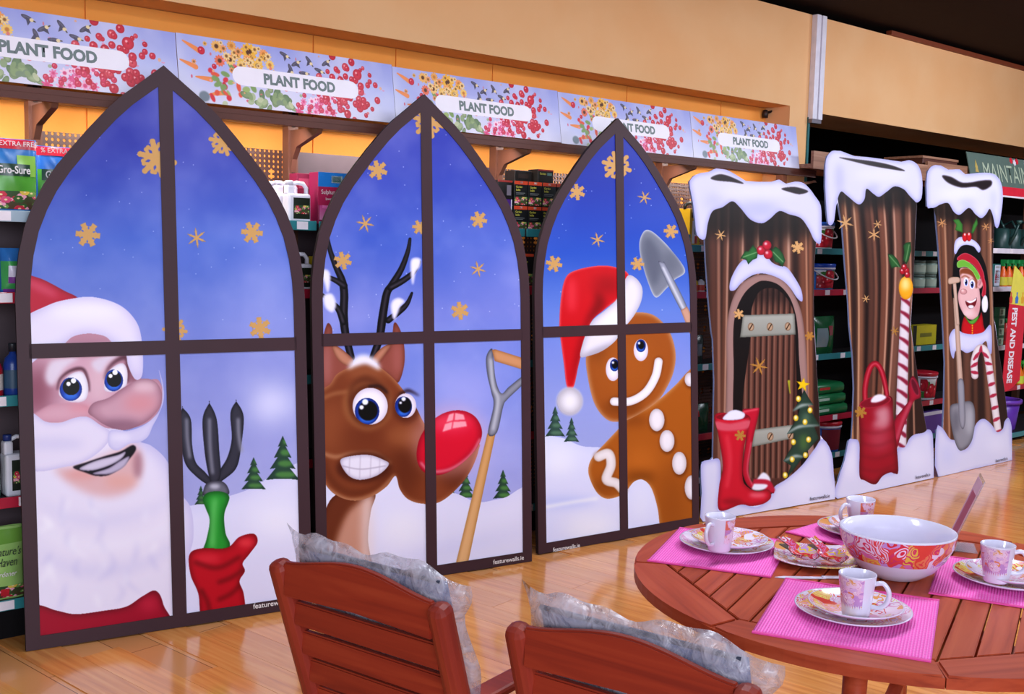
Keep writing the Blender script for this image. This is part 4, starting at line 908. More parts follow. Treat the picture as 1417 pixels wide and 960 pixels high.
cap6 = [(88, 366), (84, 250), (92, 180), (120, 150), (160, 149), (200, 172), (260, 170), (290, 196), (350, 190), (420, 189), (462, 210), (486, 260), (489, 340), (476, 440), (463, 480), (450, 470), (436, 412), (420, 380), (400, 410), (375, 429), (346, 410), (310, 375), (262, 411), (230, 396), (200, 350), (160, 356), (130, 372), (108, 374)]
k = snow(A, cap6, label='thick snow drift capping the trunk'); A.ell(300, 340, 40, 24, '#a9aae2', blur=20, a=.6, clip=k); A.ell(250, 300, 120, 30, '#dfdcf0', blur=24, a=.8, clip=k); A.ell(440, 330, 16, 50, '#b3b2e4', blur=14, a=.5, clip=k)
hollow(A, [(168, 204), (215, 211), (270, 240), (320, 240), (370, 231), (426, 229), (427, 256), (386, 279), (345, 262), (270, 266), (200, 241)])
A.use(1300, 330, .15625)
hol = [(118, 320), (124, 200), (150, 120), (210, 62), (280, 58), (342, 100), (392, 190), (422, 300), (442, 500), (442, 780), (390, 850), (200, 860), (165, 700), (108, 500)]
A.fill(hol, '#0d0a0c', rim=('#2a1c18', 8, .4)); mark('printed_hollow', A, hol)
sn = [(130, 118), (134, 40), (158, 0), (200, -14), (290, 8), (342, 48), (363, 92), (346, 124), (302, 72), (232, 56), (182, 76), (146, 134)]
snow(A, sn)
A.use(1260, 190, .2604)
for p in ([(224, 438), (256, 434), (276, 462), (276, 506), (236, 492), (244, 465)], [(330, 470), (352, 428), (357, 460), (332, 512), (322, 505)]): A.fill(p, '#3f7a34', smooth=False, rim=('#1c3c1a', 6, .7)); mark('printed_holly_leaf', A, p, False)
for x, y in ((288, 530), (310, 528)): A.ell(x, y, 14, 24, '#c01c24', rim=('#70101a', 4, .7)); A.ell(x, y - 14, 4, 7, '#f4dcdc', blur=1); mark('printed_berry', A, A.ell_pts(x, y, 14, 24), False)
A.use(1300, 330, .15625)
suit = [(218, 690), (262, 742), (300, 752), (350, 702), (372, 655), (388, 760), (394, 850), (205, 850)]
k = A.fill(suit, '#b81420', rim=('#6d0a12', 14, .8)); mark('printed_suit', A, suit)
for y in (770, 792, 814, 836): A.ell(290, y, 6, 8, '#e0a020')
fc = [(178, 275), (240, 258), (300, 296), (332, 352), (372, 360), (352, 430), (362, 560), (342, 680), (290, 718), (230, 690), (180, 602), (163, 500), (188, 400)]
k = A.fill(fc, '#dcaeb0', rim=('#b07880', 14, .7)); ie = mark('printed_elf_face', A, fc)
A.ell(330, 600, 30, 60, '#c98a90', blur=18, a=.7, clip=k); A.ell(250, 660, 50, 30, '#e8c8cc', blur=18, a=.8, clip=k)
A.fill([(182, 282), (240, 262), (312, 308), (338, 410), (320, 440), (312, 370), (270, 322), (200, 310), (186, 330)], '#7a3c22', blur=4, a=.95)
A.stroke([(196, 345), (225, 330), (262, 348)], 10, '#8d4c30', blur=4); A.stroke([(272, 372), (300, 362), (322, 380)], 10, '#8d4c30', blur=4)
A.fill([(332, 400), (352, 368), (394, 326), (388, 402), (362, 442), (335, 432)], '#d8a2a2', rim=('#9a5c60', 7, .8)); A.ell(360, 392, 9, 30, '#b07078', rot=.4, blur=5)
for x, y, rx, ry in ((234, 384, 22, 42), (288, 404, 25, 44)): A.ell(x, y, rx, ry, '#f0ecf4', rim=('#b0a0b4', 6, .6)); A.ell(x + 1, y + 4, rx * .55, ry * .66, '#20389a'); A.ell(x + 1, y + 2, rx * .34, ry * .42, '#08080e'); A.ell(x - 3, y - 8, 4, 6, '#ffffff'); mark('printed_eye', A, A.ell_pts(x, y, rx, ry), False, ie)
A.ell(212, 470, 32, 26, '#d49c9e', rim=('#a06468', 12, .8)); A.ell(204, 460, 12, 9, '#f0cccc', blur=5)
mo = [(230, 552), (285, 550), (328, 522), (324, 572), (300, 612), (268, 622), (244, 600)]
k = A.fill(mo, '#6d1420', rim=('#3a0a10', 6, .6)); A.fill([(234, 550), (286, 548), (326, 524), (316, 552), (270, 572)], '#efe8ee', blur=2, clip=k); A.ell(278, 604, 26, 16, '#e2dce2', blur=3, clip=k); mark('printed_mouth', A, mo, True, ie)
A.fill([(224, 686), (236, 690), (270, 728), (342, 686), (354, 676), (334, 722), (300, 756), (262, 748)], '#5c9a38', rim=('#2c5c1c', 7, .7))
hb = [(162, 164), (220, 128), (282, 148), (342, 200), (386, 290), (398, 352), (412, 420), (404, 510), (374, 504), (384, 420), (360, 342), (320, 262), (262, 212), (166, 196)]
A.fill(hb, '#a81c30', rim=('#e8b0b8', 6, .6)); iht = mark('printed_hat', A, hb)
hg = [(156, 212), (200, 188), (262, 212), (320, 268), (358, 340), (334, 364), (290, 292), (230, 250), (164, 258)]
A.fill(hg, '#6aa83c', rim=('#cfe4b4', 6, .6)); mark('hat_band', A, hg, True, iht)
pp = [(378, 540), (400, 502), (422, 524), (428, 600), (412, 650), (384, 646), (374, 592)]
A.fill(pp, '#ebe6ee', rim=('#b8b0bc', 10, .7)); mark('hat_pompom', A, pp, True, iht)
A.use(1260, 420, .2708)
lg = [(198, 165), (225, 128), (270, 150), (320, 156), (370, 145), (405, 108), (414, 150), (413, 252), (396, 242), (385, 192), (350, 222), (290, 252), (255, 236), (228, 244), (220, 280), (207, 262), (198, 205)]
snow(A, lg)
cp = [(328, 368), (324, 300), (340, 242), (365, 226), (390, 262), (406, 360), (426, 500), (440, 600), (449, 672)]
k = A.stroke(cp, 36, '#e2d8dc', rim=('#a88c94', 7, .8)); mark('printed_candy_cane', A, A.stroke_pts(cp, 36), False)
for x, y, dx, dy in ((328, 352, 22, 4), (328, 312, 20, -12), (336, 268, 14, -18), (358, 240, 2, -22), (380, 262, -16, -14), (394, 306, -20, -4), (402, 354, -20, 6), (412, 412, -20, 8), (420, 470, -20, 8), (428, 532, -20, 8), (436, 592, -20, 10), (446, 660, -22, 8)): A.stroke([(x - dx, y - dy), (x, y), (x + dx, y + dy)], [8, 18, 8] if y < 640 else 26, '#a82c48', clip=k, blur=1)
base6 = [(132, 642), (165, 640), (200, 690), (240, 702), (256, 748), (300, 722), (330, 622), (370, 588), (412, 616), (440, 655), (470, 640), (480, 602), (500, 584), (515, 625), (518, 700), (520, 806), (330, 850), (142, 900)]
k = snow(A, base6, label='snow mound at the foot'); A.ell(440, 720, 60, 40, '#dfdcf0', blur=30, a=.8, clip=k); A.ell(190, 770, 36, 60, '#c0c2ea', blur=30, a=.6, clip=k)
bl = [(203, 524), (245, 508), (306, 499), (327, 540), (327, 622), (311, 702), (280, 738), (250, 750), (225, 702), (204, 602)]
k = A.fill(bl, '#8a8892', rim=('#4a4852', 12, .8)); mark('printed_shovel', A, bl); A.ell(230, 600, 16, 60, '#5c5a66', blur=14, a=.8, clip=k); A.ell(300, 600, 18, 70, '#b4b2bc', blur=14, a=.8, clip=k)
sft = [(217, -30), (238, -30), (267, 396), (241, 398)]
A.fill(sft, '#c9aa9c', smooth=False, rim=('#8a6a5c', 7, .8)); mark('printed_shovel', A, sft, False)
so = [(241, 396), (269, 394), (276, 500), (279, 600), (266, 642), (248, 602), (243, 500)]
A.fill(so, '#9694a0', rim=('#504e5a', 7, .8)); mark('printed_shovel', A, so)
A.use(1300, 330, .15625)
s2 = [(116, 395), (146, 393), (176, 760), (150, 770)]
A.fill(s2, '#c9aa9c', smooth=False, rim=('#8a6a5c', 7, .8)); mark('printed_shovel', A, s2, False)
tg = [(78, 356), (118, 340), (172, 344), (178, 384), (130, 398), (80, 402)]
A.fill(tg, '#c4a494', rim=('#86644e', 8, .8)); mark('printed_shovel', A, tg)
A.use(1260, 190, .2604)
for f in ((165, 455, 28, 't', .3), (398, 475, 24, 't', .2), (425, 550, 18, 't', .2)): flake(A, *f, col='#b98458')
A.use(0, 0, 1); ART6 = A; Q6 = Q[:]; Q.clear()
o1 = np.array(cap6) * .2604 + (1260, 190)
OUT6 = np.vstack([o1[:17], np.array([(441, 500), (436, 700), (440, 960)]) * .2604 + (1260, 190),
                  np.array([(432, 100), (452, 250), (482, 450), (494, 580), (502, 585), (515, 625), (518, 700), (516, 803)]) * .2708 + (1260, 420),
                  np.array([(1299.0, 660.8)]), np.array([(132, 645), (165, 640), (172, 500), (176, 300), (166, 100), (160, 0)]) * .2708 + (1260, 420),
                  np.array([(150, 600), (134, 420), (130, 374), (108, 374)]) * .2604 + (1260, 190)])
m_sedge = mat('snow_board_edge', '#7480ac', .6, .2); m_btext = mat('dark_print', '#4a4658', .5)
LAB2 = ['snow-capped tree trunk board with an arched door, red boots and small fir tree',
        'snow-capped tree trunk board with a red watering can and striped lamp post',
        'snow-capped tree trunk board with an elf above a shovel and candy cane']
for k, art, q, out, lab, tp, tw in ((3, ART4, Q4, OUT4, LAB2[0], (1133.5, 687.5), .2), (4, ART5, Q5, OUT5, LAB2[1], (1276, 658), .2), (5, ART6, Q6, OUT6, LAB2[2], (1385, 635.5), .2)):
    pl = [st(k, p) for p in out]; pl = [(x, max(z, 0.0)) for x, z in pl]
    dom = (min(p[0] for p in pl) - .01, max(p[0] for p in pl) + .01, 0, max(p[1] for p in pl) + .01)
    B = Board(k, 'trunk_display_board', lab, dom); B.mat = panel_tex(k, art, dom, 'trunk_print_%d' % k, 420)
    link('backing_board', prism_me(pl, 0.0, .012, 'backing_board'), m_sedge, B.root)
    link('printed_face_sheet', prism_me(pl, -.0004, 0.0, 'printed_face_sheet', uv=dom), B.mat, B.root)
    B.lim = (dom[0] + .012, dom[1] - .012, .003, dom[3] - .012)
    Q.extend(q); lay(B)
    B.text(tp, tw, m_btext, y=-.0068)
m_strut = mat('strut_board', '#3a2c28', .8)
for o in [o for o in COL.objects if o.parent is None and o.get('category') == 'display board'][1:]:
    w = .25 if 'window' in o.name else .2
    bm = bmesh.new(); add_box(bm, .75, .95, 0, .012, 0, 1.15)
    me = bm_mesh(bm, 'rear_strut')
    a = -o.rotation_euler[0]
    link('rear_strut', me, m_strut, o, (0, .15, .012), (.105, 0, 0))

# ------------------------------------------------------------------ shelving run behind the boards
m_up = mat('upright_steel', '#5b3527', .5, .4); m_slot = mat('slot_dark', '#120b0a', .8)
m_brown = mat('brown_canopy', '#54281d', .5); m_back = mat('grey_back_panel', '#4a3a40', .6); m_blk = mat('black_back_panel', '#0f0c0e', .8, .1)
m_wood = wood_mat('canopy_wood', '#7d5240', '#9c6a52', '#b5836a', 'X', rough=.5, rand=.1)
m_shelf = mat('shelf_steel', '#241d20', .5); m_lteal = mat('teal_strip', '#2f7f86', .35, coat=.3); m_lred = mat('red_strip', '#b41d38', .35, coat=.3); m_lwhite = mat('white_strip', '#ddd2de', .4); m_lgrey = mat('grey_strip', '#9fb0bd', .35)
m_tick = mat('price_ticket', '#ecdfe6', .4)
def peg_mat():
    """perforated steel back sheet: round holes and upright slots are really open"""
    m, N, L, b = new_mat('perforated_panel'); b.inputs['Base Color'].default_value = lin('#3f2019') + (1,); b.inputs['Roughness'].default_value = .5
    t = N.new('ShaderNodeTexCoord'); sp = N.new('ShaderNodeSeparateXYZ'); L.new(t.outputs['Object'], sp.inputs[0])
    def M(op, a, b_=None, c=None):
        n = N.new('ShaderNodeMath'); n.operation = op
        for i, v in enumerate((a, b_, c)):
            if v is None: continue
            if isinstance(v, (int, float)): n.inputs[i].default_value = v
            else: L.new(v, n.inputs[i])
        return n.outputs[0]
    def cell(v, p): return M('SUBTRACT', M('FRACT', M('DIVIDE', v, p)), .5)
    x, z = sp.outputs[0], sp.outputs[2]
    cx, cz = cell(x, .025), cell(z, .025)
    h = M('LESS_THAN', M('ADD', M('MULTIPLY', cx, cx), M('MULTIPLY', cz, cz)), .085)
    sx, sz = cell(x, .1), cell(z, .15)
    s1 = M('MULTIPLY', M('LESS_THAN', M('ABSOLUTE', sx), .07), M('LESS_THAN', M('ABSOLUTE', sz), .17))
    f = M('MAXIMUM', h, s1)
    tr = N.new('ShaderNodeBsdfTransparent'); mx = N.new('ShaderNodeMixShader'); L.new(f, mx.inputs[0]); L.new(b.outputs[0], mx.inputs[1]); L.new(tr.outputs[0], mx.inputs[2])
    L.new(mx.outputs[0], N['Material Output'].inputs['Surface'])
    return m
m_peg = peg_mat()
UPR = [-6.3, -5.02, -3.78, -2.43, -.99, .35, 1.72, 3.08, 4.45, 5.8]
BAYL = ['brown shelving bay with feed pouches beside the bearded man board', 'shelving bay behind the bearded man board with perforated back', 'shelving bay with plain grey back behind the reindeer board',
        'perforated shelving bay with black cartons behind the gingerbread board', 'shelving bay behind the arched door trunk board', 'dark shelving bay between the door and watering can boards', 'dark shelving bay between the watering can and elf boards',
        'shelving bay with white strips under the green header sign', 'shelving bay at the end of the run beyond the elf board']
K0, K1 = .11, .42
shelf_c = {}
for i in range(9):
    a, b_ = UPR[i], UPR[i + 1]; w = b_ - a; left = i < 5
    R_ = empty('shelving_bay', G(a, 0, 0), ROT, BAYL[i], 'shelving', 'shelving run')
    u = box('upright', (-.028, .028, .36, .42, 0, 2.34 if left else 2.28), m_up, R_)
    bm = bmesh.new()
    for j in range(46 if i < 5 else 0): add_box(bm, -.008, .010, .357, .362, .06 + j * .05, .085 + j * .05)
    if i < 5: link('slot_row', bm_mesh(bm, 'slot_row'), m_slot, u, kind='stuff')
    top = 1.95 if i == 0 else 2.145
    if left: box('back_panel', (.03, w - .03, .415, .425, .1, top), m_peg if i in (1, 3, 4) else m_back, R_)
    else: box('back_panel', (.03, w - .03, .415, .425, .1, 2.1), m_blk, R_)
    hs = [1.767, 1.435, 1.01, .585, .15] if i < 4 else ([1.70, 1.39, .90, .42, .12] if i < 7 else [1.742, 1.39, .84, .44, .06])
    for j, z in enumerate(hs):
        kf = -.12 if (i >= 7 and j == 4) else K0
        sh = box('shelf', (.012, w - .012, kf + .004, .414, z - .018, z + .010), m_shelf, R_)
        lm = (m_lteal, m_lred, m_lteal, m_lred, m_lteal)[j] if i < 7 else (m_lwhite, m_lwhite, m_lwhite, m_lred, m_lteal)[j]
        if i == 0 and j == 0: lm = m_lgrey
        ls = box('price_strip', (.008, w - .008, kf - .004, kf + .004, z - .024, z + .022), lm, sh, bev=.002)
        random.seed(i * 9 + j)
        for q in range(4):
            x = w * (q + random.uniform(.2, .8)) / 4
            box('price_ticket', (x - .03, x + .03, kf - .0056, kf - .003, z - .02, z + .018), m_tick, sh)
    box('plinth', (.012, w - .012, K0 + .02 if i < 7 else -.06, .41, 0, hs[-1] - .02), m_blk, R_)
    if left:
        box('canopy', (-.01, w - .01, .078, .42, 2.264, 2.286), m_brown, R_)
        link('canopy_tube', tube_me([(.06, .18, 2.256), (w - .06, .18, 2.256)], .008, 8), m_tube, R_)
        ld = bpy.data.lights.new('canopy_light', 'AREA'); ld.shape = 'RECTANGLE'; ld.size = w - .15; ld.size_y = .05; ld.energy = CANOPY_W; ld.color = (1, .95, .92)
        lt = bpy.data.objects.new('canopy_light', ld); COL.objects.link(lt); lt.location = G(a + w / 2, .20, 2.246); lt.rotation_euler = (math.radians(30), 0, RA); box('canopy_rail', (-.01, w - .01, .080, .11, 2.236, 2.264), m_brown, R_)
    bk = [(.37, 2.245 if left else 2.2), (.085, 2.245 if left else 2.2), (.10, 2.215), (.30, 2.16), (.345, 2.10), (.37, 1.98)]
    bm = bmesh.new(); va = [[bm.verts.new((x, p[0], p[1])) for p in bk] for x in (-.014, .014)]
    bm.faces.new(va[0]); bm.faces.new(va[1][::-1])
    for q in range(6): bm.faces.new((va[0][q], va[0][(q + 1) % 6], va[1][(q + 1) % 6], va[1][q]))
    link('bracket', bm_mesh(bm, 'bracket'), m_up, R_)
    if not left:
        x0 = -.21 if i == 5 else -.01
        box('canopy', (x0, w - .01, -.01, .42, 2.29, 2.32), m_wood, R_); box('fascia_board', (x0, w - .01, -.03, -.008, 2.285, 2.41 + .03 * (i > 5)), m_wood, R_)
bxr = empty('storage_crate', G(1.98, .02, 2.32), ROT, 'plain brown wooden box on top of the dark shelving', 'box')
box('crate_body', (-.26, .3, .0, .34, 0, .15), m_brown, bxr, bev=.006); box('lid', (-.27, .31, -.005, .345, .15, .17), m_wood, bxr, bev=.003)

# ------------------------------------------------------------------ plant food header signs
A = Art(0, 0, 400, 102, 2.2, 21)
A.vgrad([(0, '#9a9edb'), (50, '#b4b5e4'), (102, '#d9d2e6')]); A.noise(60, .5, '#e9e2ee')
rg = np.random.default_rng(4)
def flower(x, y, r, pet, mid, n=11):
    for j in range(n):
        t = j * 2 * math.pi / n; A.ell(x + .62 * r * math.cos(t), y + .62 * r * math.sin(t), .42 * r, .22 * r, pet, rot=t)
    A.ell(x, y, .38 * r, .38 * r, mid, blur=.3)
def berry(x, y, r, c='#d22a40'):
    A.ell(x, y, r, r * 1.05, c, rim=('#9a1024', r * .35, .5)); A.ell(x - r * .25, y - r * .3, r * .22, r * .22, '#f7b0b4', blur=.4); A.ell(x, y, r * .2, r * .2, '#a0142a', a=.6)
for x, y, r in ((22, 16, .7), (16, 44, .5), (60, 86, -.3), (40, 64, .1)): A.stroke([(x - 12, y - 8 * r), (x, y), (x + 13, y + 9 * r)], [2, 6, 8], '#ee8a4e')
for _ in range(30): x, y = rg.normal(78, 22), rg.normal(68, 20); A.ell(x, y, rg.uniform(3, 8), rg.uniform(2.5, 5), ['#d8303c', '#c82038', '#e2543c', '#7f9a5c', '#9cb06a'][rg.integers(5)], rot=rg.uniform(0, 3), blur=.4)
for x, y, r, c in ((66, 12, 9, '#f0b060'), (92, 8, 8, '#e8a052'), (122, 14, 14, '#f0b23c'), (88, 30, 9, '#f2c070'), (148, 14, 8, '#f09a58'), (108, 34, 9, '#efbe58'), (136, 34, 10, '#f0b850'), (158, 30, 8, '#f3c46a'), (70, 34, 9, '#e87050')): flower(x, y, r, c, '#5c3524' if r > 8.5 else '#c87c34')
for _ in range(16): A.ell(rg.normal(162, 24), rg.normal(86, 9), rg.uniform(5, 10), rg.uniform(4, 8), ['#8a9c6c', '#6f8660', '#a9b488', '#98a878'][rg.integers(4)], rim=('#56684a', 3, .6), rot=rg.uniform(0, 3))
A.ell(40, 92, 9, 8, '#77808a', blur=1)
for _ in range(46): A.ell(rg.uniform(20, 380), rg.uniform(2, 100), rg.uniform(1, 3), rg.uniform(1, 3), ['#e06a6a', '#d8485c', '#f0a878', '#e890b0', '#98a87c'][rg.integers(5)], a=.8)
for _ in range(40): x, y = rg.normal(112, 30), rg.normal(24, 12); flower(x, y, rg.uniform(3, 7), ['#f2c272', '#f0b04c', '#f4cf90', '#ee9a5c'][rg.integers(4)], '#8a5a30', 8)
for _ in range(24): A.ell(rg.normal(150, 30), rg.normal(88, 8), rg.uniform(3, 7), rg.uniform(3, 6), ['#8a9c6c', '#a9b488', '#c0c49c', '#7c8c70'][rg.integers(4)], rot=rg.uniform(0, 3), a=.9)
for x, y, t in ((186, 10, .4), (206, 22, -.5), (232, 14, .9), (250, 28, .3), (220, 36, 0), (264, 14, -.6), (196, 32, 1.2)):
    c, q = math.cos(t), math.sin(t)
    A.ell(x, y, 9, 3.2, '#6a6478', rot=t, rim=('#3a3446', 2, .7)); A.fill([(x - 3 * c, y - 3 * q), (x - 10 * q + 4 * c, y + 10 * c + 4 * q), (x + 6 * c, y + 6 * q)], '#4e485c', smooth=False); A.ell(x + 6 * c, y + 6 * q, 3, 2.6, '#e8cfa0'); A.ell(x + 10 * c, y + 10 * q, 2, 1, '#50402c', rot=t)
for _ in range(26): x, y = rg.normal(236, 22), rg.normal(88, 9); flower(x, y, rg.uniform(4, 8), ['#e87aa6', '#f2a8c6', '#e0588c', '#f6cfe0'][rg.integers(4)], '#d84878', 7)
for _ in range(64): berry(rg.normal(300, 20), rg.normal(58, 24), rg.uniform(3.5, 7.5), ['#d22a40', '#c8243a', '#dc4a58'][rg.integers(3)])
for _ in range(18): berry(rg.normal(250, 30), rg.normal(84, 8), rg.uniform(3, 5), '#d83a5c')
for x, y, r in ((284, 22, 5), (306, 18, 5), (326, 26, 9), (346, 42, 5), (362, 40, 5), (364, 66, 6), (352, 82, 4), (338, 94, 4), (40, 22, 6), (60, 44, 4)): berry(x, y, r)
m_sign = img_mat('plant_food_print', A.b, rough=.35, spec=.25)
m_plate = mat('white_name_plate', '#efe6f0', .4, var=.02); m_gtext = mat('grey_lettering', '#6c7878', .5, var=.02); m_sback = mat('sign_back', '#8d7a6d', .6)
SG = [.132, -1.03, -2.198, -3.346, -4.49, -5.652]
SL = ['floral plant food header sign above the snowy door board', 'floral plant food header sign overlapped by the gingerbread board peak', 'floral plant food header sign just beyond the reindeer board peak', 'floral plant food header sign between the bearded man and reindeer peaks', 'floral plant food header sign overlapped by the bearded man board peak']
TILT = math.radians(9.1)
for i in range(5):
    b_, a = SG[i], SG[i + 1]; w = b_ - a - .003; zb = (2.287, 2.287, 2.291, 2.299, 2.297)[i]; h = .302
    S_ = empty('header_sign', G(a, .078, zb), (-TILT, 0, RA), SL[i], 'sign', 'plant food header signs')
    link('sign_board', prism_me([(0, 0), (w, 0), (w, h), (0, h)], 0, .006, 'sign_board'), m_sback, S_)
    link('printed_sheet', prism_me([(0, 0), (w, 0), (w, h), (0, h)], -.0008, 0, 'printed_sheet', uv=(0, w, 0, h)), m_sign, S_)
    x0, x1, z0, z1 = w * .225, w * .815, h * .33, h * .62; r = (z1 - z0) / 2; P = []
    for t in np.linspace(-math.pi / 2, math.pi / 2, 9): P.append((x1 - r + r * math.cos(t), (z0 + z1) / 2 + r * math.sin(t)))
    for t in np.linspace(math.pi / 2, 1.5 * math.pi, 9): P.append((x0 + r + r * math.cos(t), (z0 + z1) / 2 + r * math.sin(t)))
    pl = link('name_plate', prism_me(P, -.0016, -.0008, 'name_plate'), m_plate, S_)
    text('PLANT FOOD', w * .335, m_gtext, pl, (w * .53, -.0018, (z0 + z1) / 2), height=h * .175, bold=.045)

# green header sign and red banner at the far end
m_mg = mat('slate_green_print', '#55665e', .5); m_cream = mat('cream_lettering', '#aeb8a0', .5); m_redp = mat('red_print', '#cf2438', .4); m_yel = mat('yellow_print', '#dccf52', .45)
S_ = empty('header_sign', G(2.36, -.085, 2.265), (-math.radians(14), 0, RA), 'slate green header sign reading MAINTAIN on top of the shelving', 'sign')
box('sign_board', (0, 1.5, 0, .006, -.06, .31), m_mg, S_)
st_ = box('red_strip', (.0, 1.5, -.002, .0, -.045, .035), m_redp, S_); box('white_edge', (0, 1.5, -.0025, .0, -.06, -.045), m_lwhite, S_)
text('MAINTAIN', .83, m_cream, S_, (.66, -.002, .155), height=.155, bold=-.005)
link('printed_tree', prism_me([(.10, .14), (.16, .14), (.145, .18), (.155, .18), (.13, .25), (.105, .18), (.115, .18)], -.002, 0, 'printed_tree'), mat('gold_print', '#b59a52', .5), S_)
for x, z, c in ((.80, .285, m_redp), (.86, .27, m_lwhite), (.91, .285, m_redp), (1.08, .28, m_lwhite), (1.13, .285, m_redp)): link('printed_flower', prism_me(star_pts(x, z, .032, .7, 6), -.0022, 0, 'printed_flower'), c, S_)
box('logo_patch', (.97, 1.08, -.0026, 0, -.04, .03), m_lwhite, S_)
pb = RO_ + RN * -.1
def bl_(p): v = at_plane(p[0], p[1], pb, RN) - pb; return (float(v @ RD), float(v[2]))
bn = [bl_(p) for p in ((1404, 367), (1412, 376), (1424, 396), (1418, 440), (1411, 526), (1400, 537), (1387, 544), (1388, 520), (1396, 430))]
c0 = min(p[0] for p in bn)
S_ = empty('shelf_banner', G(c0, -.1, 0), ROT, 'red shelf banner reading pest and disease with yellow pointed top', 'banner')
link('banner_board', prism_me([(x - c0, z) for x, z in bn], 0, .004, 'banner_board'), m_redp, S_)
yt = [bl_(p) for p in ((1404, 367), (1412, 376), (1424, 396), (1421, 424), (1396.5, 420))]
link('yellow_top', prism_me([(x - c0, z) for x, z in yt], -.001, 0, 'yellow_top'), m_yel, S_)
p0, p1 = bl_((1404.5, 426)), bl_((1396, 530)); ang = math.atan2(p1[1] - p0[1], p1[0] - p0[0])
tx = text('PEST AND DISEASE', math.hypot(p1[0] - p0[0], p1[1] - p0[1]), m_plate, S_, ((p0[0] + p1[0]) / 2 - c0, -.0015, (p0[1] + p1[1]) / 2), (math.pi / 2, -ang, 0), height=.105, bold=.035)
for j, c in enumerate(('#c8403a', '#3a70b8', '#d8a030')):
    p = bl_((1399 + j * 8, 412)); link('printed_bottle', prism_me([(p[0] - c0 + x, p[1] + z) for x, z in ((-.025, -.05), (.025, -.05), (.03, 0), (.008, .02), (.012, .05), (-.012, .05), (-.008, .02), (-.03, 0))], -.002, 0, 'printed_bottle'), mat('banner_bottle_%d' % j, c, .5), S_)
p = bl_((1408, 402)); text('AMDRO', .14, mat('dark_green_print', '#3f5a3c', .5), S_, (p[0] - c0, -.0018, p[1]), height=.035) if False else None

# ------------------------------------------------------------------ goods on the shelves
def label_art(seed, w, h, base, kind):
    a = Art(0, 0, w, h, 2.0, seed); a.vgrad([(0, base[0]), (h, base[1])]); r = np.random.default_rng(seed)
    if kind == 'flowers':
        for _ in range(26):
            x, y, q = r.uniform(0, w), r.uniform(0, h), r.uniform(.06, .16) * w
            c = ['#d84a72', '#f0a0b8', '#c82a40', '#e8c050', '#6f9a4a', '#345c2c'][r.integers(6)]
            for j in range(6): a.ell(x + .5 * q * math.cos(j * 1.05), y + .5 * q * math.sin(j * 1.05), .42 * q, .42 * q, c)
            a.ell(x, y, .25 * q, .25 * q, '#f2d8a0')
    elif kind == 'pink':
        for _ in range(14):
            x, y, q = r.uniform(0, w), r.uniform(0, h), r.uniform(.18, .3) * w
            for j in range(5): a.ell(x + .5 * q * math.cos(j * 1.26), y + .5 * q * math.sin(j * 1.26), .45 * q, .4 * q, '#e060a0', rim=('#f4b0d0', .1 * q, .6))
            a.ell(x, y, .15 * q, .15 * q, '#a02860')
    else:                                     # red fruit among leaves
        for _ in range(20): a.ell(r.uniform(0, w), r.uniform(0, h), .12 * w, .07 * w, '#3f7a34', rot=r.uniform(0, 3), rim=('#1f4a1c', 3, .6))
        for _ in range(18):
            x, y, q = r.uniform(.05, .95) * w, r.uniform(.2, 1) * h, r.uniform(.09, .15) * w
            a.ell(x, y, q, q * 1.1, '#c81e30', rim=('#7c0c1c', q * .4, .7)); a.ell(x - q * .3, y - q * .4, q * .2, q * .2, '#f4b4b8', blur=.5)
    return a.b
m_flow = img_mat('flower_picture', label_art(3, 60, 40, ('#30502c', '#5a3c2c'), 'flowers'))
m_pink = img_mat('pink_bloom_picture', label_art(5, 60, 60, ('#c04080', '#e490b8'), 'pink'))
m_fruit = img_mat('fruit_picture', label_art(7, 90, 40, ('#dfe4ea', '#b03040'), 'fruit'))
m_fruit2 = img_mat('tomato_picture', label_art(9, 90, 40, ('#e8e4ea', '#2f5a2c'), 'fruit'))
C_ = {}
def cm(c, rough=.4):
    if c not in C_: C_[c] = mat('colour_' + c.lstrip('#'), c, rough)
    return C_[c]
def sspan(x0, x1, y, k): a, b = run_s(x0, y, k)[0], run_s(x1, y, k)[0]; return a, b - a
def zof(x, y, k): return run_s(x, y, k)[1]
def goods(name, label, cat, s, k, z, group=None): return empty(name, G(s, k, z), ROT, label, cat, group)
def panel(name, w0, w1, z0, z1, m, parent, y=-.001): return link(name, prism_me([(w0, z0), (w1, z0), (w1, z1), (w0, z1)], y, y + .0008, name, uv=(w0, w1, z0, z1)), m, parent)
def carton(label, s, k, z, w, d, h, col, bands=(), group=None, name='carton'):
    o = goods(name, label, 'box', s, k, z, group); box('carton_body', (0, w, 0, d, 0, h), cm(col), o, bev=.002)
    for nm, a, b, c, e, m in bands: panel(nm, a * w, b * w, c * h, e * h, m if not isinstance(m, str) else cm(m), o)
    return o
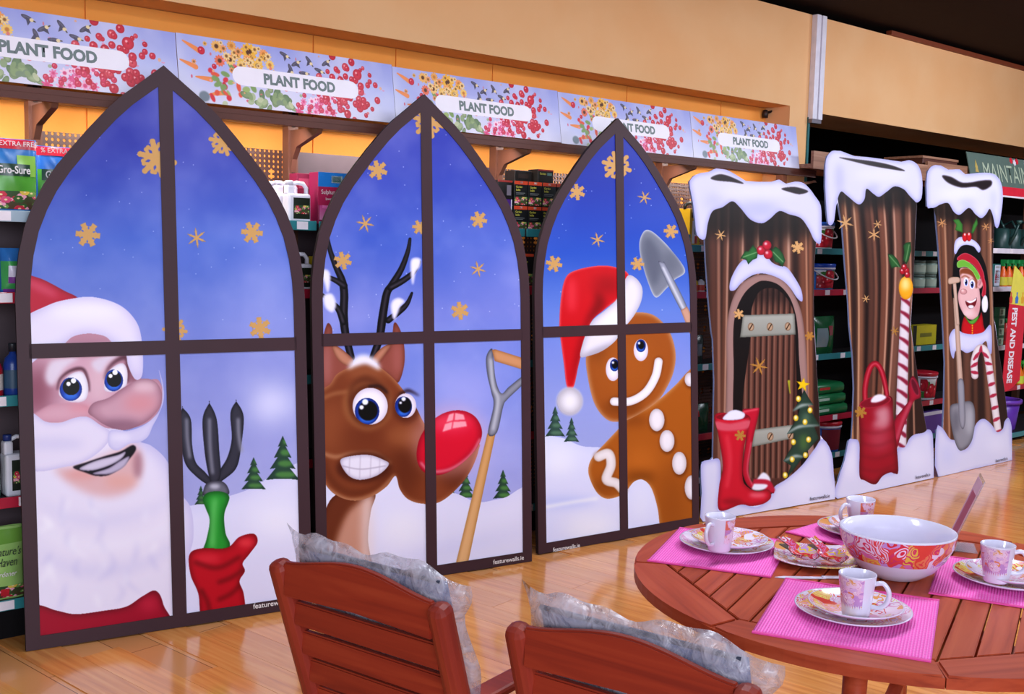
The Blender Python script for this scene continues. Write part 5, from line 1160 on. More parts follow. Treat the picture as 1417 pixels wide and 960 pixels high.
def pouch(label, s, k, z, w, h, col, parts=(), dz=.045, group=None):
    """pillow-shaped plastic bag: bulging front and back, sealed top and bottom"""
    o = goods('feed_pouch', label, 'bag', s, k, z, group)
    def surf(x, v, side): return side * dz * (max(0, math.sin(math.pi * min(1, max(0, x)))) ** .55) * (max(0, math.sin(math.pi * min(1, v * .92 + .06))) ** .5) + .004 * math.sin(9 * x + 7 * v) * side
    def patch(nm, a, b, c, e, m, off, par):
        bm = bmesh.new(); n = 9; g = [[bm.verts.new(((a + (b - a) * i / n) * w, dz - surf(a + (b - a) * i / n, c + (e - c) * j / n, 1) - off, (c + (e - c) * j / n) * h)) for i in range(n + 1)] for j in range(n + 1)]
        ul = bm.loops.layers.uv.new('UVMap')
        for j in range(n):
            for i in range(n):
                f = bm.faces.new((g[j][i], g[j][i + 1], g[j + 1][i + 1], g[j + 1][i]))
                for l, (p, q) in zip(f.loops, ((i, j), (i + 1, j), (i + 1, j + 1), (i, j + 1))): l[ul].uv = (p / n, q / n)
        me = bpy.data.meshes.new(nm); bm.to_mesh(me); bm.free(); return link(nm, me, m if not isinstance(m, str) else cm(m, .25), par, smooth=True)
    bm = bmesh.new(); n = 10
    for side in (1, -1):
        g = [[bm.verts.new((w * i / n, dz - surf(i / n, j / n, side), h * j / n)) for i in range(n + 1)] for j in range(n + 1)]
        for j in range(n):
            for i in range(n): bm.faces.new((g[j][i], g[j][i + 1], g[j + 1][i + 1], g[j + 1][i]))
    bmesh.ops.remove_doubles(bm, verts=bm.verts, dist=.0085)
    link('bag_body', bm_mesh(bm, 'bag_body'), cm(col, .25), o, smooth=True)
    for q, (nm, a, b, c, e, m) in enumerate(parts): patch(nm, a, b, c, e, m, .002 + .0012 * q, o)
    return o, dz
def bottle(label, s, k, z, w, d, h, col, cap, lab, group=None, handle=True, name='jerry_bottle'):
    o = goods(name, label, 'bottle', s, k, z, group)
    bm = bmesh.new()
    if handle:                         # squared bottle with a grip opening near the top
        add_box(bm, 0, w, 0, d, 0, h * .70, .012); add_box(bm, 0, w * .34, d * .2, d * .8, h * .66, h * .90, .010)
        body = link('bottle_body', bm_mesh(bm, 'bottle_body'), cm(col, .35), o)
        link('grip', tube_me([(w * .25, d / 2, h * .90), (w * .5, d / 2, h * .955), (w * .78, d / 2, h * .94), (w * .92, d / 2, h * .84), (w * .92, d / 2, h * .66)], w * .085, 10), cm(col, .35), o)
        link('cap', lathe_me([(0, h * 1.0), (w * .15, h * 1.0), (w * .16, h * .98), (w * .16, h * .90), (0, h * .90)], 16), cm(cap), o, (w * .18, d / 2, 0))
    else:
        r = w / 2
        link('bottle_body', lathe_me([(0, 0), (r * .95, 0), (r, .01), (r, h * .6), (r * .8, h * .72), (r * .35, h * .80), (r * .35, h * .86), (0, h * .86)], 20), cm(col, .3), o, (r, r, 0))
        link('cap', lathe_me([(0, h), (r * .42, h), (r * .44, h * .98), (r * .44, h * .84), (0, h * .84)], 16), cm(cap), o, (r, r, 0))
    if lab:
        if handle: 
            panel('bottle_label', w * .22, w * .94, h * .10, h * .60, cm('#182014'), o, -.0012); panel('label_picture', w * .26, w * .90, h * .22, h * .42, m_flow, o, -.002)
        else: link('bottle_label', lathe_me([(w / 2 * 1.01, h * .15), (w / 2 * 1.01, h * .5)], 20), cm(lab), o, (w / 2, w / 2, 0))
    return o
def tub(label, s, k, z, r, h, col, lid, pic, group=None, handle=True):
    r *= .62; o = goods('plastic_tub', label, 'tub', s, k + r, z, group)
    link('tub_body', lathe_me([(0, 0), (r * .88, 0), (r * .9, .006), (r * .985, h * .88), (0, h * .88)], 36), cm(col, .35), o)
    l = link('lid', lathe_me([(0, h), (r * 1.0, h), (r * 1.04, h * .985), (r * 1.05, h * .93), (r * 1.0, h * .86), (0, h * .86)], 36), cm(lid, .35), o)
    link('rim', lathe_me([(r * 1.0, h * .86), (r * 1.03, h * .86), (r * 1.03, h * .80), (r * .97, h * .79)], 36), cm('#d8cfe0', .35), o)
    me = lathe_me([(r * .915, h * .08), (r * .985, h * .76)], 24, 'wrap_label', -2.7, -.4)
    ul = me.uv_layers.new(name='UVMap'); co = [v.co for v in me.vertices]
    for p in me.polygons:
        for li, vi in zip(p.loop_indices, p.vertices): a = math.atan2(co[vi].y, co[vi].x); ul.data[li].uv = ((a + 2.7) / 2.3, (co[vi].z - h * .08) / (h * .68))
    link('wrap_label', me, pic, o)
    if handle: link('carry_handle', tube_me([(r * 1.03 * math.cos(t), -r * .12 + r * 1.12 * math.sin(t) * 1.0, h * (.84 - .42 * math.sin(-t))) for t in np.linspace(math.pi, 2 * math.pi, 15)], .005, 8), cm('#e2dae2', .35), o)
    return o
def spray(label, s, k, z, h, col, trig, group, lab='#d8c840'):
    o = goods('spray_bottle', label, 'bottle', s, k, z, group); r = h * .17
    link('bottle_body', lathe_me([(0, 0), (r, 0), (r * 1.05, .01), (r * 1.0, h * .42), (r * .6, h * .6), (r * .36, h * .72), (r * .36, h * .78), (0, h * .78)], 18), cm(col, .3), o)
    bm = bmesh.new(); add_box(bm, -r * .35, r * .35, -r * 1.0, r * .5, h * .86, h * 1.0, .004); add_box(bm, -r * .4, r * .4, -r * .4, r * .4, h * .76, h * .88, .004)
    link('trigger_head', bm_mesh(bm, 'trigger_head'), cm(trig, .4), o)
    link('trigger', tube_me([(0, -r * .7, h * .88), (0, -r * .9, h * .8), (0, -r * .75, h * .72)], .006, 6), cm(trig, .4), o)
    link('bottle_label', lathe_me([(r * 1.07, h * .08), (r * 1.03, h * .38)], 18), cm(lab), o)
    return o
# --- left bay: pouches, bottles
ZS = lambda z: z + .0105
s, w = sspan(-14, 55, 290, .15)
o, dz = pouch('green and blue plant food pouch with red EXTRA FREE header', s, .14, ZS(1.767), w, .305, '#2a70b8', [('header_band', .0, 1, .86, .99, '#a81c30'), ('green_panel', .03, .97, .18, .66, '#4f9a34'), ('leaf_patch', .55, .95, .5, .78, '#8cc050'), ('flower_strip', .05, .95, .06, .30, m_flow), ('name_oval', .1, .82, .50, .66, '#1c3a2a')], group='plant food pouches')
text('% EXTRA FREE', w * .9, m_wtext, o, (w * .5, -.006, .283), height=.02, bold=.01); text('Gro-Sure', w * .66, m_wtext, o, (w * .46, -.013, .177), height=.032, bold=.02)
s2 = s + w + .012
o, dz = pouch('second green and blue pouch tucked behind the arched frame edge', s2, .20, ZS(1.767), w, .29, '#2a62b0', [('header_band', .0, 1, .86, .99, '#a81c30'), ('green_panel', .03, .97, .18, .66, '#4f9a34'), ('flower_strip', .05, .95, .06, .30, m_flow), ('name_oval', .1, .82, .50, .66, '#1c3a2a')], group='plant food pouches')
text('% EXTRA FREE', w * .9, m_wtext, o, (w * .5, -.006, .27), height=.02, bold=.01); text('Gro-Sure', w * .66, m_wtext, o, (w * .46, -.013, .168), height=.032, bold=.02)
s, w = sspan(2, 34, 405, .15)
pouch('small pouch with purple bands and green foliage on the red strip shelf', s, .14, ZS(1.435), w, .19, '#2c6ab0', [('green_panel', .05, .95, .1, .72, '#3f9a50'), ('white_panel', .3, .95, .28, .62, '#d8d0e4'), ('purple_band', .3, .95, .24, .38, '#7c3a90'), ('purple_band', .1, .95, .02, .12, '#7a3488')])
s, w = sspan(-20, 0, 405, .15); pouch('blue pouch beside the purple banded one', s - .085, .15, ZS(1.435), .13, .2, '#1f58b0', [('green_panel', .1, .9, .1, .5, '#3f8a50')])
s, w = sspan(8, 26, 550, .16); o = bottle('dark blue bottle with printed label on teal strip shelf', s, .15, ZS(1.01), .075, .06, .22, '#1c3a8a', '#22242c', '#34506a', handle=False, name='bottle')
s, w = sspan(-9, 6, 550, .16); bottle('red bottle with dark cap beside the dark blue one', s - .03, .15, ZS(1.01), .075, .06, .19, '#b01a24', '#a01820', '#d8c8c0', handle=False, name='bottle')
s, w = sspan(8, 32, 690, .16); bottle('white jug with dark floral label under the blue bottle', s, .15, ZS(.585), .11, .09, .26, '#dcd8e2', '#1f2f6a', '#203040', name='jug')
s, w = sspan(-8, 6, 690, .16); bottle('pale green bottle beside the white jug', s - .04, .15, ZS(.585), .07, .07, .22, '#5a9a78', '#dcd8e2', '#cfe0d0', handle=False, name='bottle')
s, w = sspan(-30, 38, 838, .15)
o, dz = pouch("light green compost bag with handwritten style lettering", s, .13, ZS(.15), w, .31, '#9cc46c', [('leaf_patch', .0, 1, .78, .97, '#6fa040'), ('flower_strip', .05, .95, .03, .2, m_flow), ('badge', .45, .62, .06, .16, '#c82a34')])
mt = cm('#27352c'); text("Nature's", w * .6, mt, o, (w * .55, -.012, .215), height=.035, shear=.3); text('Haven', w * .42, mt, o, (w * .55, -.014, .17), height=.035, shear=.3); text('Gardener', w * .5, m_wtext, o, (w * .5, -.014, .12), height=.022, shear=.3)
# --- gap between the first two boards
for j, (x0, x1, kk) in enumerate(((399, 436, .14), (384, 404, .215), (374, 392, .29))):
    s, w = sspan(x0, x1, 304, kk)
    bottle(('white jerry bottle with dark floral label beside the red carton', 'second white jerry bottle, half behind the front one', 'third white jerry bottle beside the curved frame edge')[j], s, kk, ZS(1.767), .125, .068, .205, '#e2dce8', '#d8d2e0', '#182014', 'white jerry bottles')
s, w = sspan(440, 490, 300, .15)
o = carton('red and blue carton of lawn feed with pink bloom picture', s, .15, ZS(1.767), w, .09, .255, '#8c1a44', [('blue_top', 0, 1, .72, 1, '#1c74c8'), ('red_middle', 0, 1, .36, .72, '#a81c48'), ('bloom_picture', .04, .8, .08, .36, m_pink), ('logo_oval', .36, .66, .80, .94, '#d8e4d8'), ('logo_core', .39, .63, .82, .92, '#2f8a5a')])
text('Sulphate of Iron', w * .8, m_wtext, o, (w * .48, -.003, .155), height=.028); text('lawn conditioner', w * .6, m_wtext, o, (w * .5, -.003, .125), height=.013)
s2, w2 = sspan(424, 440, 300, .2)
carton('maroon carton standing behind the red and blue one', s2 - .02, .26, ZS(1.767), w2 + .03, .08, .25, '#7a1838', [('pale_band', .1, .8, .7, .9, '#a83a58')])
s, w = sspan(402, 424, 405, .15); bottle('white jerry bottle with dark label beside the yellow carton', s, .15, ZS(1.435), .125, .09, .19, '#ddd6e2', '#d0cada', '#182014')
s, w = sspan(425, 440, 405, .15); s += .05; carton('plain yellow carton on the red strip shelf', s, .15, ZS(1.435), w, .08, .17, '#c8a81c', [('dark_band', 0, 1, .85, 1, '#3c3010')])
# --- gap between boards two and three: black cartons
nm = 0
for row in range(2):
    for c in range(4):
        s, w = sspan(711 + 19.5 * c, 730 + 19.5 * c, 300, .15)
        z = ZS(1.767) + row * .142
        o = carton('black bulb carton with orange top and yellow print, %s row, stacked against the gingerbread board' % ('lower', 'upper')[row], s, .15, z, w - .004, .09, .140, '#17181a', [('orange_top', 0, 1, .86, 1, '#d8482a'), ('white_tag', .42, .62, .90, .98, '#e8dcd8'), ('flower_picture', .03, .97, .04, .36, m_flow), ('text_line', .12, .8, .50, .53, '#6d6d6d'), ('text_line', .12, .7, .45, .47, '#6d6d6d')], 'black bulb cartons')
        text('Garden', (w) * .45, m_yel, o, (w * .32, -.002, .107), height=.012, bold=.01); text('bulbs', w * .3, m_yel, o, (w * .26, -.002, .09), height=.012, bold=.01)
s, w = sspan(743, 764, 246, .17)
o = carton('single black carton with a red top lying on the stack', s, .16, ZS(1.767) + .284, w, .09, .075, '#1b1613', [('red_top', 0, 1, .88, 1, '#8c1c20'), ('grey_tag', .6, .9, .55, .75, '#5a7a70')]); text('Garden', w * .4, m_yel, o, (w * .3, -.002, .05), height=.012)
s, w = sspan(718, 741, 246, .2); carton('dark brown unlit carton beside the single red-topped one', s - .03, .2, ZS(1.767) + .284, w, .09, .062, '#160f0d', [('brown_band', .2, .8, .3, .7, '#2a1c18')])
s, w = sspan(690, 710, 310, .16); s -= .012
o = carton('purple carton with a white edge and white print', s, .16, ZS(1.767), w, .09, .175, '#4a2078', [('white_edge', .93, 1, 0, 1, '#d8d0e0'), ('white_print', .1, .7, .72, .78, '#c8b8dc'), ('white_print', .3, .8, .55, .62, '#c8b8dc')])
carton('black carton with grey tag on top of the purple one', s, .16, ZS(1.767) + .176, w, .09, .105, '#161213', [('grey_tag', .62, .92, .2, .75, '#7a707c'), ('red_top', 0, 1, .9, 1, '#a02c24')])
for c in range(2):
    s, w = sspan(717 + 14 * c, 738 + 14 * c, 376, .15)
    o = carton('black bulb carton with orange edges on the shelf under the stack', s + c * .05, .15, ZS(1.56 - .125), w, .09, .2, '#161618', [('orange_top', 0, 1, .92, 1, '#d8482a'), ('flower_picture', .03, .97, .12, .42, m_flow), ('orange_foot', 0, 1, 0, .08, '#c8402a')], 'lower black bulb cartons'); text('Garden', w * .5, m_yel, o, (w * .35, -.002, .155), height=.014)
# --- gap between board three and the first trunk
s, w = sspan(937, 966, 340, .15); w = s + w + .972; s = -.972
o = goods('carry_pack', 'yellow carry pack with white label and black handle beside the trunk snow', 'box', s, .14, ZS(1.70)); box('pack_body', (0, w, 0, .1, 0, .25), cm('#d8a51c'), o, bev=.004)
panel('white_label', w * .25, w * .75, .02, .17, cm('#dcd6dc'), o); panel('red_print', w * .5, w * .72, .02, .07, cm('#c83a2c'), o, -.002); panel('grey_print', w * .45, w * .7, .08, .12, cm('#7c8a88'), o, -.002)
for a in (.15, .55): panel('dark_print', w * a, w * (a + .22), .19, .225, cm('#5c3a14'), o)
link('handle', tube_me([(w * .05, .05, .245), (w * .1, .05, .275), (w * .5, .05, .29), (w * .9, .05, .275), (w * .95, .05, .245)], .012, 8), cm('#17120f'), o)
s, w = sspan(950, 972, 415, .15); pouch('red pouch on the shelf under the yellow pack', s, .2, ZS(1.39), .16, .2, '#a01c28', [('leaf_patch', .2, .8, .1, .4, '#4a6a2c')])
for j, (x, c, l) in enumerate(((959, '#d8b020', 'small yellow bottle on the red strip shelf'), (968, '#dcd6dc', 'small white bottle next to the yellow one'))):
    s, w = sspan(x, x + 9, 412, .14); bottle(l, s, .13, ZS(1.39), .055, .05, .11, c, '#20242c', '#c84030', handle=False, name='bottle')
s, w = sspan(960, 975, 500, .15); pouch('dark pouch with clear window low behind the door board', s - .05, .16, ZS(.90), .2, .2, '#26302e', [('window', .3, .8, .3, .7, '#5c6470')])
s, w = sspan(955, 975, 620, .15); pouch('dark green pouch on the lowest strip beside the door board', s, .16, ZS(.42), .24, .2, '#143a24', [('red_patch', .1, .4, .6, .8, '#a82c30')])
# --- gap between the first two trunks
s, w = sspan(1126, 1166, 342, .15); tub('white and blue tub with berry picture, on the highest shelf', s + w / 2, .13, ZS(1.70), w / 2, .21, '#dcd8e6', '#2456b8', m_fruit)
s, w = sspan(1127, 1167, 402, .15); tub('blue lidded tub with red fruit picture and white carry handle', s + w / 2, .13, ZS(1.39), w / 2, .205, '#2a6ac0', '#1c48b4', m_fruit)
s, w = sspan(1122, 1158, 480, .16); pouch('dark green sack with clear patch on teal strip shelf', s, .14, ZS(.90), w, .29, '#16502c', [('clear_patch', .2, .55, .2, .7, '#77868c'), ('red_patch', .6, .8, .5, .75, '#8a2430')], .06)
for j in range(3):
    s, w = sspan(1125, 1160, 560, .15)
    o = goods('stacked_sack', ('green sack at the foot of the small pile', 'green sack in the middle of the small pile', 'green sack with red corner on top of the small pile')[j], 'bag', s, .13, ZS(.42) + .085 * j, 'pile of green sacks')
    bm = bmesh.new(); add_box(bm, 0, w + .12 - .03 * j, 0, .24, 0, .084, .03); link('sack_body', bm_mesh(bm, 'sack_body'), cm('#1a7040', .3), o, smooth=True)
    panel('red_corner' if j == 2 else 'white_print', .05, .05 + w * .4, .035, .055, cm('#c83030' if j == 2 else '#b8c8b8'), o, -.0015)
s, w = sspan(1137, 1178, 640, .12); tub('blue and green tub with a bright red lid near the floor', s + w / 2, .12, ZS(.12), w / 2, .24, '#2c58b0', '#c81e30', cm('#7c2030'), handle=False)
# --- gap between the last two trunks
for r_ in range(2):
    for c in range(2):
        s, w = sspan(1266 + 16 * c, 1281 + 16 * c, 396, .2); o = goods('storage_jar', 'pale green labelled jar, %s row of the four on the red strip' % ('lower', 'upper')[r_], 'jar', s + w / 2, .24, ZS(1.39) + .122 * r_, 'pale green jars')
        link('jar_body', lathe_me([(0, 0), (.068, 0), (.07, .01), (.07, .09), (.06, .098), (0, .098)], 20), cm('#7c8f84', .4), o); link('lid', lathe_me([(0, .121), (.064, .121), (.066, .118), (.066, .096), (0, .096)], 20), cm('#5c6c66'), o); link('jar_label', lathe_me([(.0712, .02), (.0712, .08)], 20), cm('#a8b4a4'), o)
s, w = sspan(1266, 1298, 470, .2); o = carton('yellow carton with black ends in the dark shelf gap', s, .22, ZS(.90), w, .1, .17, '#b0a01c', [('black_end', 0, .15, 0, 1, '#14120c'), ('grey_print', .3, .8, .4, .6, '#6a6420')])
s, w = sspan(1273, 1307, 545, .15); tub('white tub with red lid and tomato picture', s + w / 2, .13, ZS(.42), w / 2, .24, '#dcd6e0', '#c01e30', m_fruit2, handle=False)
s, w = sspan(1276, 1302, 625, .12); o = carton('purple carton with white top near the floor', s, .13, ZS(.12), w, .12, .2, '#5a3a90', [('white_top', 0, 1, .85, 1, '#d0c8d8')])
# --- right end
for j, (x, y) in enumerate(((1392, 340), (1408, 342), (1424, 344))):
    s = run_s(x, y, .15)[0]; o = goods('watering_can', 'dark green plastic watering can, %s on the white strip shelf' % ('beside the elf board', 'middle of three', 'end of three')[j], 'watering can', s, .2, ZS(1.742), 'dark watering cans')
    o.rotation_euler = (0, 0, RA + 1.25); link('can_body', lathe_me([(0, 0), (.085, 0), (.09, .01), (.075, .19), (.06, .2), (0, .2)], 20), cm('#1d3a38', .35), o); link('spout', tube_me([(-.07, -.02, .05), (-.12, -.04, .14), (-.15, -.05, .25)], [.022, .014, .012], 8), cm('#1d3a38', .35), o); link('handle', tube_me([(.07, 0, .06), (.13, 0, .12), (.11, 0, .24), (.02, 0, .27), (-.03, 0, .2)], .011, 8), cm('#1d3a38', .35), o)
    link('rose', lathe_me([(0, 0), (.02, 0), (.032, .03), (0, .034)], 12), cm('#30504c', .35), o, (-.15, -.05, .24))
s, w = sspan(1374, 1386, 395, .14); o = carton('small teal box with a framed red picture beside the elf board', s - .05, .13, ZS(1.39), .16, .08, .22, '#205a58', [('white_frame', .3, .95, .08, .95, '#c8c8d8'), ('picture', .36, .9, .2, .75, m_fruit), ('gold_title', .4, .85, .82, .9, '#b09a50')])
for j, x in enumerate((1388, 1396, 1404, 1413, 1420)):
    spray('orange spray bottle with green trigger on the white strip shelf', run_s(x, 395, .16)[0], .17, ZS(1.39), .26, '#e05a1c', '#1f8a44', 'orange spray bottles')
for j in range(4):
    s, w = sspan(1379, 1389, 470, .14); carton(('small patterned seed pack at the foot of the column', 'second patterned seed pack from the shelf, in the column', 'third patterned seed pack from the shelf, in the column', 'topmost patterned seed pack of the column')[j], s, .13, ZS(.84) + j * .092, .12, .05, .09, '#3a6a4a', [('pale_print', .1, .9, .15, .85, '#a8c0a8'), ('leaf_print', .2, .6, .25, .75, '#2c5a34')], 'seed pack column', name='seed_pack')
for j, x in enumerate((1394, 1401)): bottle(('red bottle beside the seed pack column', 'red bottle next to the banner edge')[j], run_s(x, 480, .15)[0], .16, ZS(.84), .07, .07, .25, '#b02a24', '#1f6a38', '#8c1c20', handle=False, name='bottle')
for j, x in enumerate((1411, 1419)): spray('small orange spray bottle on the pink strip below the banner', run_s(x, 530, .14)[0], .15, ZS(.44), .24, '#e8701c', '#3a9a34', 'small orange spray bottles', '#c8d040')
s, w = sspan(1386, 1411, 600, .0)
o = goods('plastic_bucket', 'purple plastic bucket on the lowest shelf beyond the elf board', 'bucket', s + w / 2, .02 + w / 2 - .08, ZS(.06)); r = w / 2
link('bucket_body', lathe_me([(0, .0), (r * .78, 0), (r * .8, .01), (r * .97, .27), (r * .92, .27), (r * .75, .02), (0, .02)], 28), cm('#5c2f9a', .35), o); link('rim', lathe_me([(r * .97, .25), (r * 1.06, .25), (r * 1.06, .285), (r * .94, .285), (r * .94, .25)], 28), cm('#6a3aa8', .35), o)

# ------------------------------------------------------------------ round garden table laid for four
TC, TR, TZ = np.array([1.116, 3.087]), .735, .74
m_tw = wood_mat('hardwood_oiled', '#94371f', '#ac4628', '#bb5634', 'X', rough=.45, coat=0, rand=.10, spec=.2)
m_tr = wood_mat('hardwood_rim', '#92341e', '#a84226', '#b65032', 'X', rough=.42, coat=0, rand=.06, spec=.2)
tb = empty('round_table', (TC[0], TC[1], 0), (0, 0, 0), 'round oiled hardwood slatted table laid with pink mats', 'table')
APO, ph0 = .588, math.radians(194)
cor = [(APO / math.cos(math.pi / 8) * math.cos(ph0 + (i - .5) * math.pi / 4), APO / math.cos(math.pi / 8) * math.sin(ph0 + (i - .5) * math.pi / 4)) for i in range(8)]
for i in range(8):
    a, b_ = cor[i], cor[(i + 1) % 8]; t0, t1 = ph0 + (i - .5) * math.pi / 4, ph0 + (i + .5) * math.pi / 4
    arc = [(TR * math.cos(t), TR * math.sin(t)) for t in np.linspace(t0 + .002, t1 - .002, 12)]
    # rim segment, in its own frame so that the grain runs along it
    mid = ph0 + i * math.pi / 4; c, q = math.cos(-(mid + math.pi / 2)), math.sin(-(mid + math.pi / 2))
    pts = [(x * c - y * q, x * q + y * c) for x, y in [a] + arc + [b_]]
    link('rim_segment', flat_me(pts, .032, 'rim_segment', .006), m_tr, tb, (0, 0, TZ), (0, 0, mid + math.pi / 2))
SA = math.radians(61.5); sd, sn = np.array([math.cos(SA), math.sin(SA)]), np.array([-math.sin(SA), math.cos(SA)])
def clip_half(poly, n, d):
    out = []
    for i in range(len(poly)):
        p, q = np.array(poly[i]), np.array(poly[(i + 1) % len(poly)]); fp, fq = p @ n - d, q @ n - d
        if fp <= 0: out.append(tuple(p))
        if (fp < 0) != (fq < 0) and fp != fq: out.append(tuple(p + (q - p) * fp / (fp - fq)))
    return out
inner = [(x * .992, y * .992) for x, y in cor]
for j in range(-9, 9):
    u0, u1 = j * .0765 + .012, j * .0765 + .0765 + .006
    p = clip_half(clip_half(inner, sn, u1), -sn, -u0)
    if len(p) < 3: continue
    lp = [(x * math.cos(-SA) - y * math.sin(-SA), x * math.sin(-SA) + y * math.cos(-SA)) for x, y in p]
    link('slat', flat_me(lp, .024, 'slat', .002), m_tw, tb, (0, 0, TZ - .001), (0, 0, SA))
for t in (0, 90): box('cross_rail', (-.58, .58, -.03, .03, TZ - .075, TZ - .026), m_tr, tb, rot=(0, 0, math.radians(t) + .3))
for i in range(4):
    t = .3 + math.pi / 4 + i * math.pi / 2; link('leg', tube_me([(.40 * math.cos(t), .40 * math.sin(t), TZ - .05), (.44 * math.cos(t), .44 * math.sin(t), .4), (.50 * math.cos(t), .50 * math.sin(t), 0.0)], [.034, .030, .026], 12), m_tr, tb)
for t in (0, 90): box('leg_stretcher', (-.42, .42, -.022, .022, .22, .26), m_tr, tb, rot=(0, 0, math.radians(t + 45) + .3))

def paisley(name, cols, scale, white=.35, rough=.18):
    m, N, L, b = new_mat(name); t = N.new('ShaderNodeTexCoord')
    no = N.new('ShaderNodeTexNoise'); no.inputs['Scale'].default_value = scale * .7; L.new(t.outputs['Object'], no.inputs['Vector'])
    mx = N.new('ShaderNodeMixRGB'); mx.inputs[0].default_value = .12; L.new(t.outputs['Object'], mx.inputs[1]); L.new(no.outputs['Color'], mx.inputs[2])
    v = N.new('ShaderNodeTexVoronoi'); v.inputs['Scale'].default_value = scale; L.new(mx.outputs[0], v.inputs['Vector'])
    w = N.new('ShaderNodeMath'); w.operation = 'MULTIPLY'; w.inputs[1].default_value = 34; L.new(v.outputs['Distance'], w.inputs[0])
    si = N.new('ShaderNodeMath'); si.operation = 'SINE'; L.new(w.outputs[0], si.inputs[0])
    gt = N.new('ShaderNodeMath'); gt.operation = 'GREATER_THAN'; gt.inputs[1].default_value = .1; L.new(si.outputs[0], gt.inputs[0])
    def ramp(src, cs):
        r = N.new('ShaderNodeValToRGB'); r.color_ramp.interpolation = 'CONSTANT'; e = r.color_ramp.elements
        for i, c in enumerate(cs):
            k = e[i] if i < 2 else e.new(i / len(cs))
            k.position = i / len(cs); k.color = lin(c) + (1,)
        L.new(src, r.inputs[0]); return r.outputs[0]
    sp = N.new('ShaderNodeSeparateColor'); L.new(v.outputs['Color'], sp.inputs[0])
    c1 = ramp(sp.outputs[0], cols); c2 = ramp(sp.outputs[1], cols[::-1])
    m2 = N.new('ShaderNodeMixRGB'); L.new(gt.outputs[0], m2.inputs[0]); L.new(c1, m2.inputs[1]); L.new(c2, m2.inputs[2])
    n2 = N.new('ShaderNodeTexNoise'); n2.inputs['Scale'].default_value = scale * .45; L.new(t.outputs['Object'], n2.inputs['Vector'])
    g2 = N.new('ShaderNodeMath'); g2.operation = 'LESS_THAN'; g2.inputs[1].default_value = white; L.new(n2.outputs['Fac'], g2.inputs[0])
    m3 = N.new('ShaderNodeMixRGB'); L.new(g2.outputs[0], m3.inputs[0]); L.new(m2.outputs[0], m3.inputs[1]); m3.inputs[2].default_value = lin('#e9dcec') + (1,)
    L.new(m3.outputs[0], b.inputs['Base Color']); b.inputs['Roughness'].default_value = rough; b.inputs['Coat Weight'].default_value = .3
    return m
PC = ['#cf2c34', '#e0ccdf', '#e07a4a', '#cf6aa4', '#d8443c', '#bc90cc', '#dcb848', '#cc3a5c']
m_pl = paisley('melamine_paisley', ['#dccbe0', '#cf4038', '#e2d0e4', '#e09858', '#dca4c4', '#e4d6e8', '#d080b0', '#dfc866'], 22, .40)
m_pb = paisley('melamine_paisley_bold', PC, 19, .30)
m_pm = paisley('mug_paisley', ['#c880b0', '#e0c0d8', '#d8a0c4', '#d86a58', '#cfa8d4', '#e6d0e0', '#d8985a', '#b888c0'], 40, .28)
m_wm = mat('white_melamine', '#d9d1e6', .16, .5, var=.02, coat=.4)
def mat_cloth():
    m, N, L, b = new_mat('pink_woven_mat'); t = N.new('ShaderNodeTexCoord'); w = N.new('ShaderNodeTexWave'); w.inputs['Scale'].default_value = 42; w.inputs['Distortion'].default_value = .5; L.new(t.outputs['Object'], w.inputs['Vector'])
    w2 = N.new('ShaderNodeTexChecker'); w2.inputs['Scale'].default_value = 110; L.new(t.outputs['Object'], w2.inputs['Vector'])
    r = N.new('ShaderNodeValToRGB'); r.color_ramp.elements[0].color = lin('#f650b8') + (1,); r.color_ramp.elements[1].color = lin('#ff7ad0') + (1,); L.new(w.outputs['Fac'], r.inputs[0])
    mm = N.new('ShaderNodeMixRGB'); mm.blend_type = 'MULTIPLY'; mm.inputs[0].default_value = .12; L.new(r.outputs[0], mm.inputs[1]); L.new(w2.outputs['Color'], mm.inputs[2]); L.new(mm.outputs[0], b.inputs['Base Color'])
    b.inputs['Roughness'].default_value = .7; bp = N.new('ShaderNodeBump'); bp.inputs['Strength'].default_value = .5; bp.inputs['Distance'].default_value = .003; L.new(w.outputs['Fac'], bp.inputs['Height']); L.new(bp.outputs['Normal'], b.inputs['Normal'])
    return m
m_mat = mat_cloth()
def T(px, py, z=TZ): return at_z(px, py, z)[:2]
def placemat(label, tl, ex, ey):
    """mat from its far corner tl, edge vectors ex, ey (metres, world)"""
    c = tl + (ex + ey) / 2; ang = math.atan2(ex[1], ex[0]); w, h = np.hypot(*ex), np.hypot(*ey)
    o = empty('placemat', (c[0], c[1], TZ), (0, 0, ang), label, 'placemat', 'pink placemats')
    n = 24; bm = bmesh.new()
    g = [[bm.verts.new((w * (i / n - .5), h * (j / 16 - .5), .0028 + .0006 * math.sin(i * 1.6))) for i in range(n + 1)] for j in range(17)]
    for j in range(16):
        for i in range(n): bm.faces.new((g[j][i], g[j][i + 1], g[j + 1][i + 1], g[j + 1][i]))
    ge = bmesh.ops.extrude_face_region(bm, geom=list(bm.faces)); vs_ = [v for v in ge['geom'] if isinstance(v, bmesh.types.BMVert)]
    for v in vs_: v.co.z = 0.0002
    link('woven_sheet', bm_mesh(bm, 'woven_sheet'), m_mat, o, smooth=True)
    m_hem = mat('pink_hem', '#e2469a', .7)
    for s_ in (-1, 1): box('hem', (-w / 2, w / 2, s_ * h / 2 - .005, s_ * h / 2 + .005, .0002, .0042), m_hem, o)
    return o
M1a, M1b, M1c = T(940, 731), T(896, 776), T(1067, 799)
placemat('pink woven placemat between the platter and the table rim', M1a, M1c - M1b, M1b - M1a)
M2a, M2b = T(1092, 802), T(1287, 830); e = (M2b - M2a); pe = np.array([e[1], -e[0]]) / np.hypot(*e)
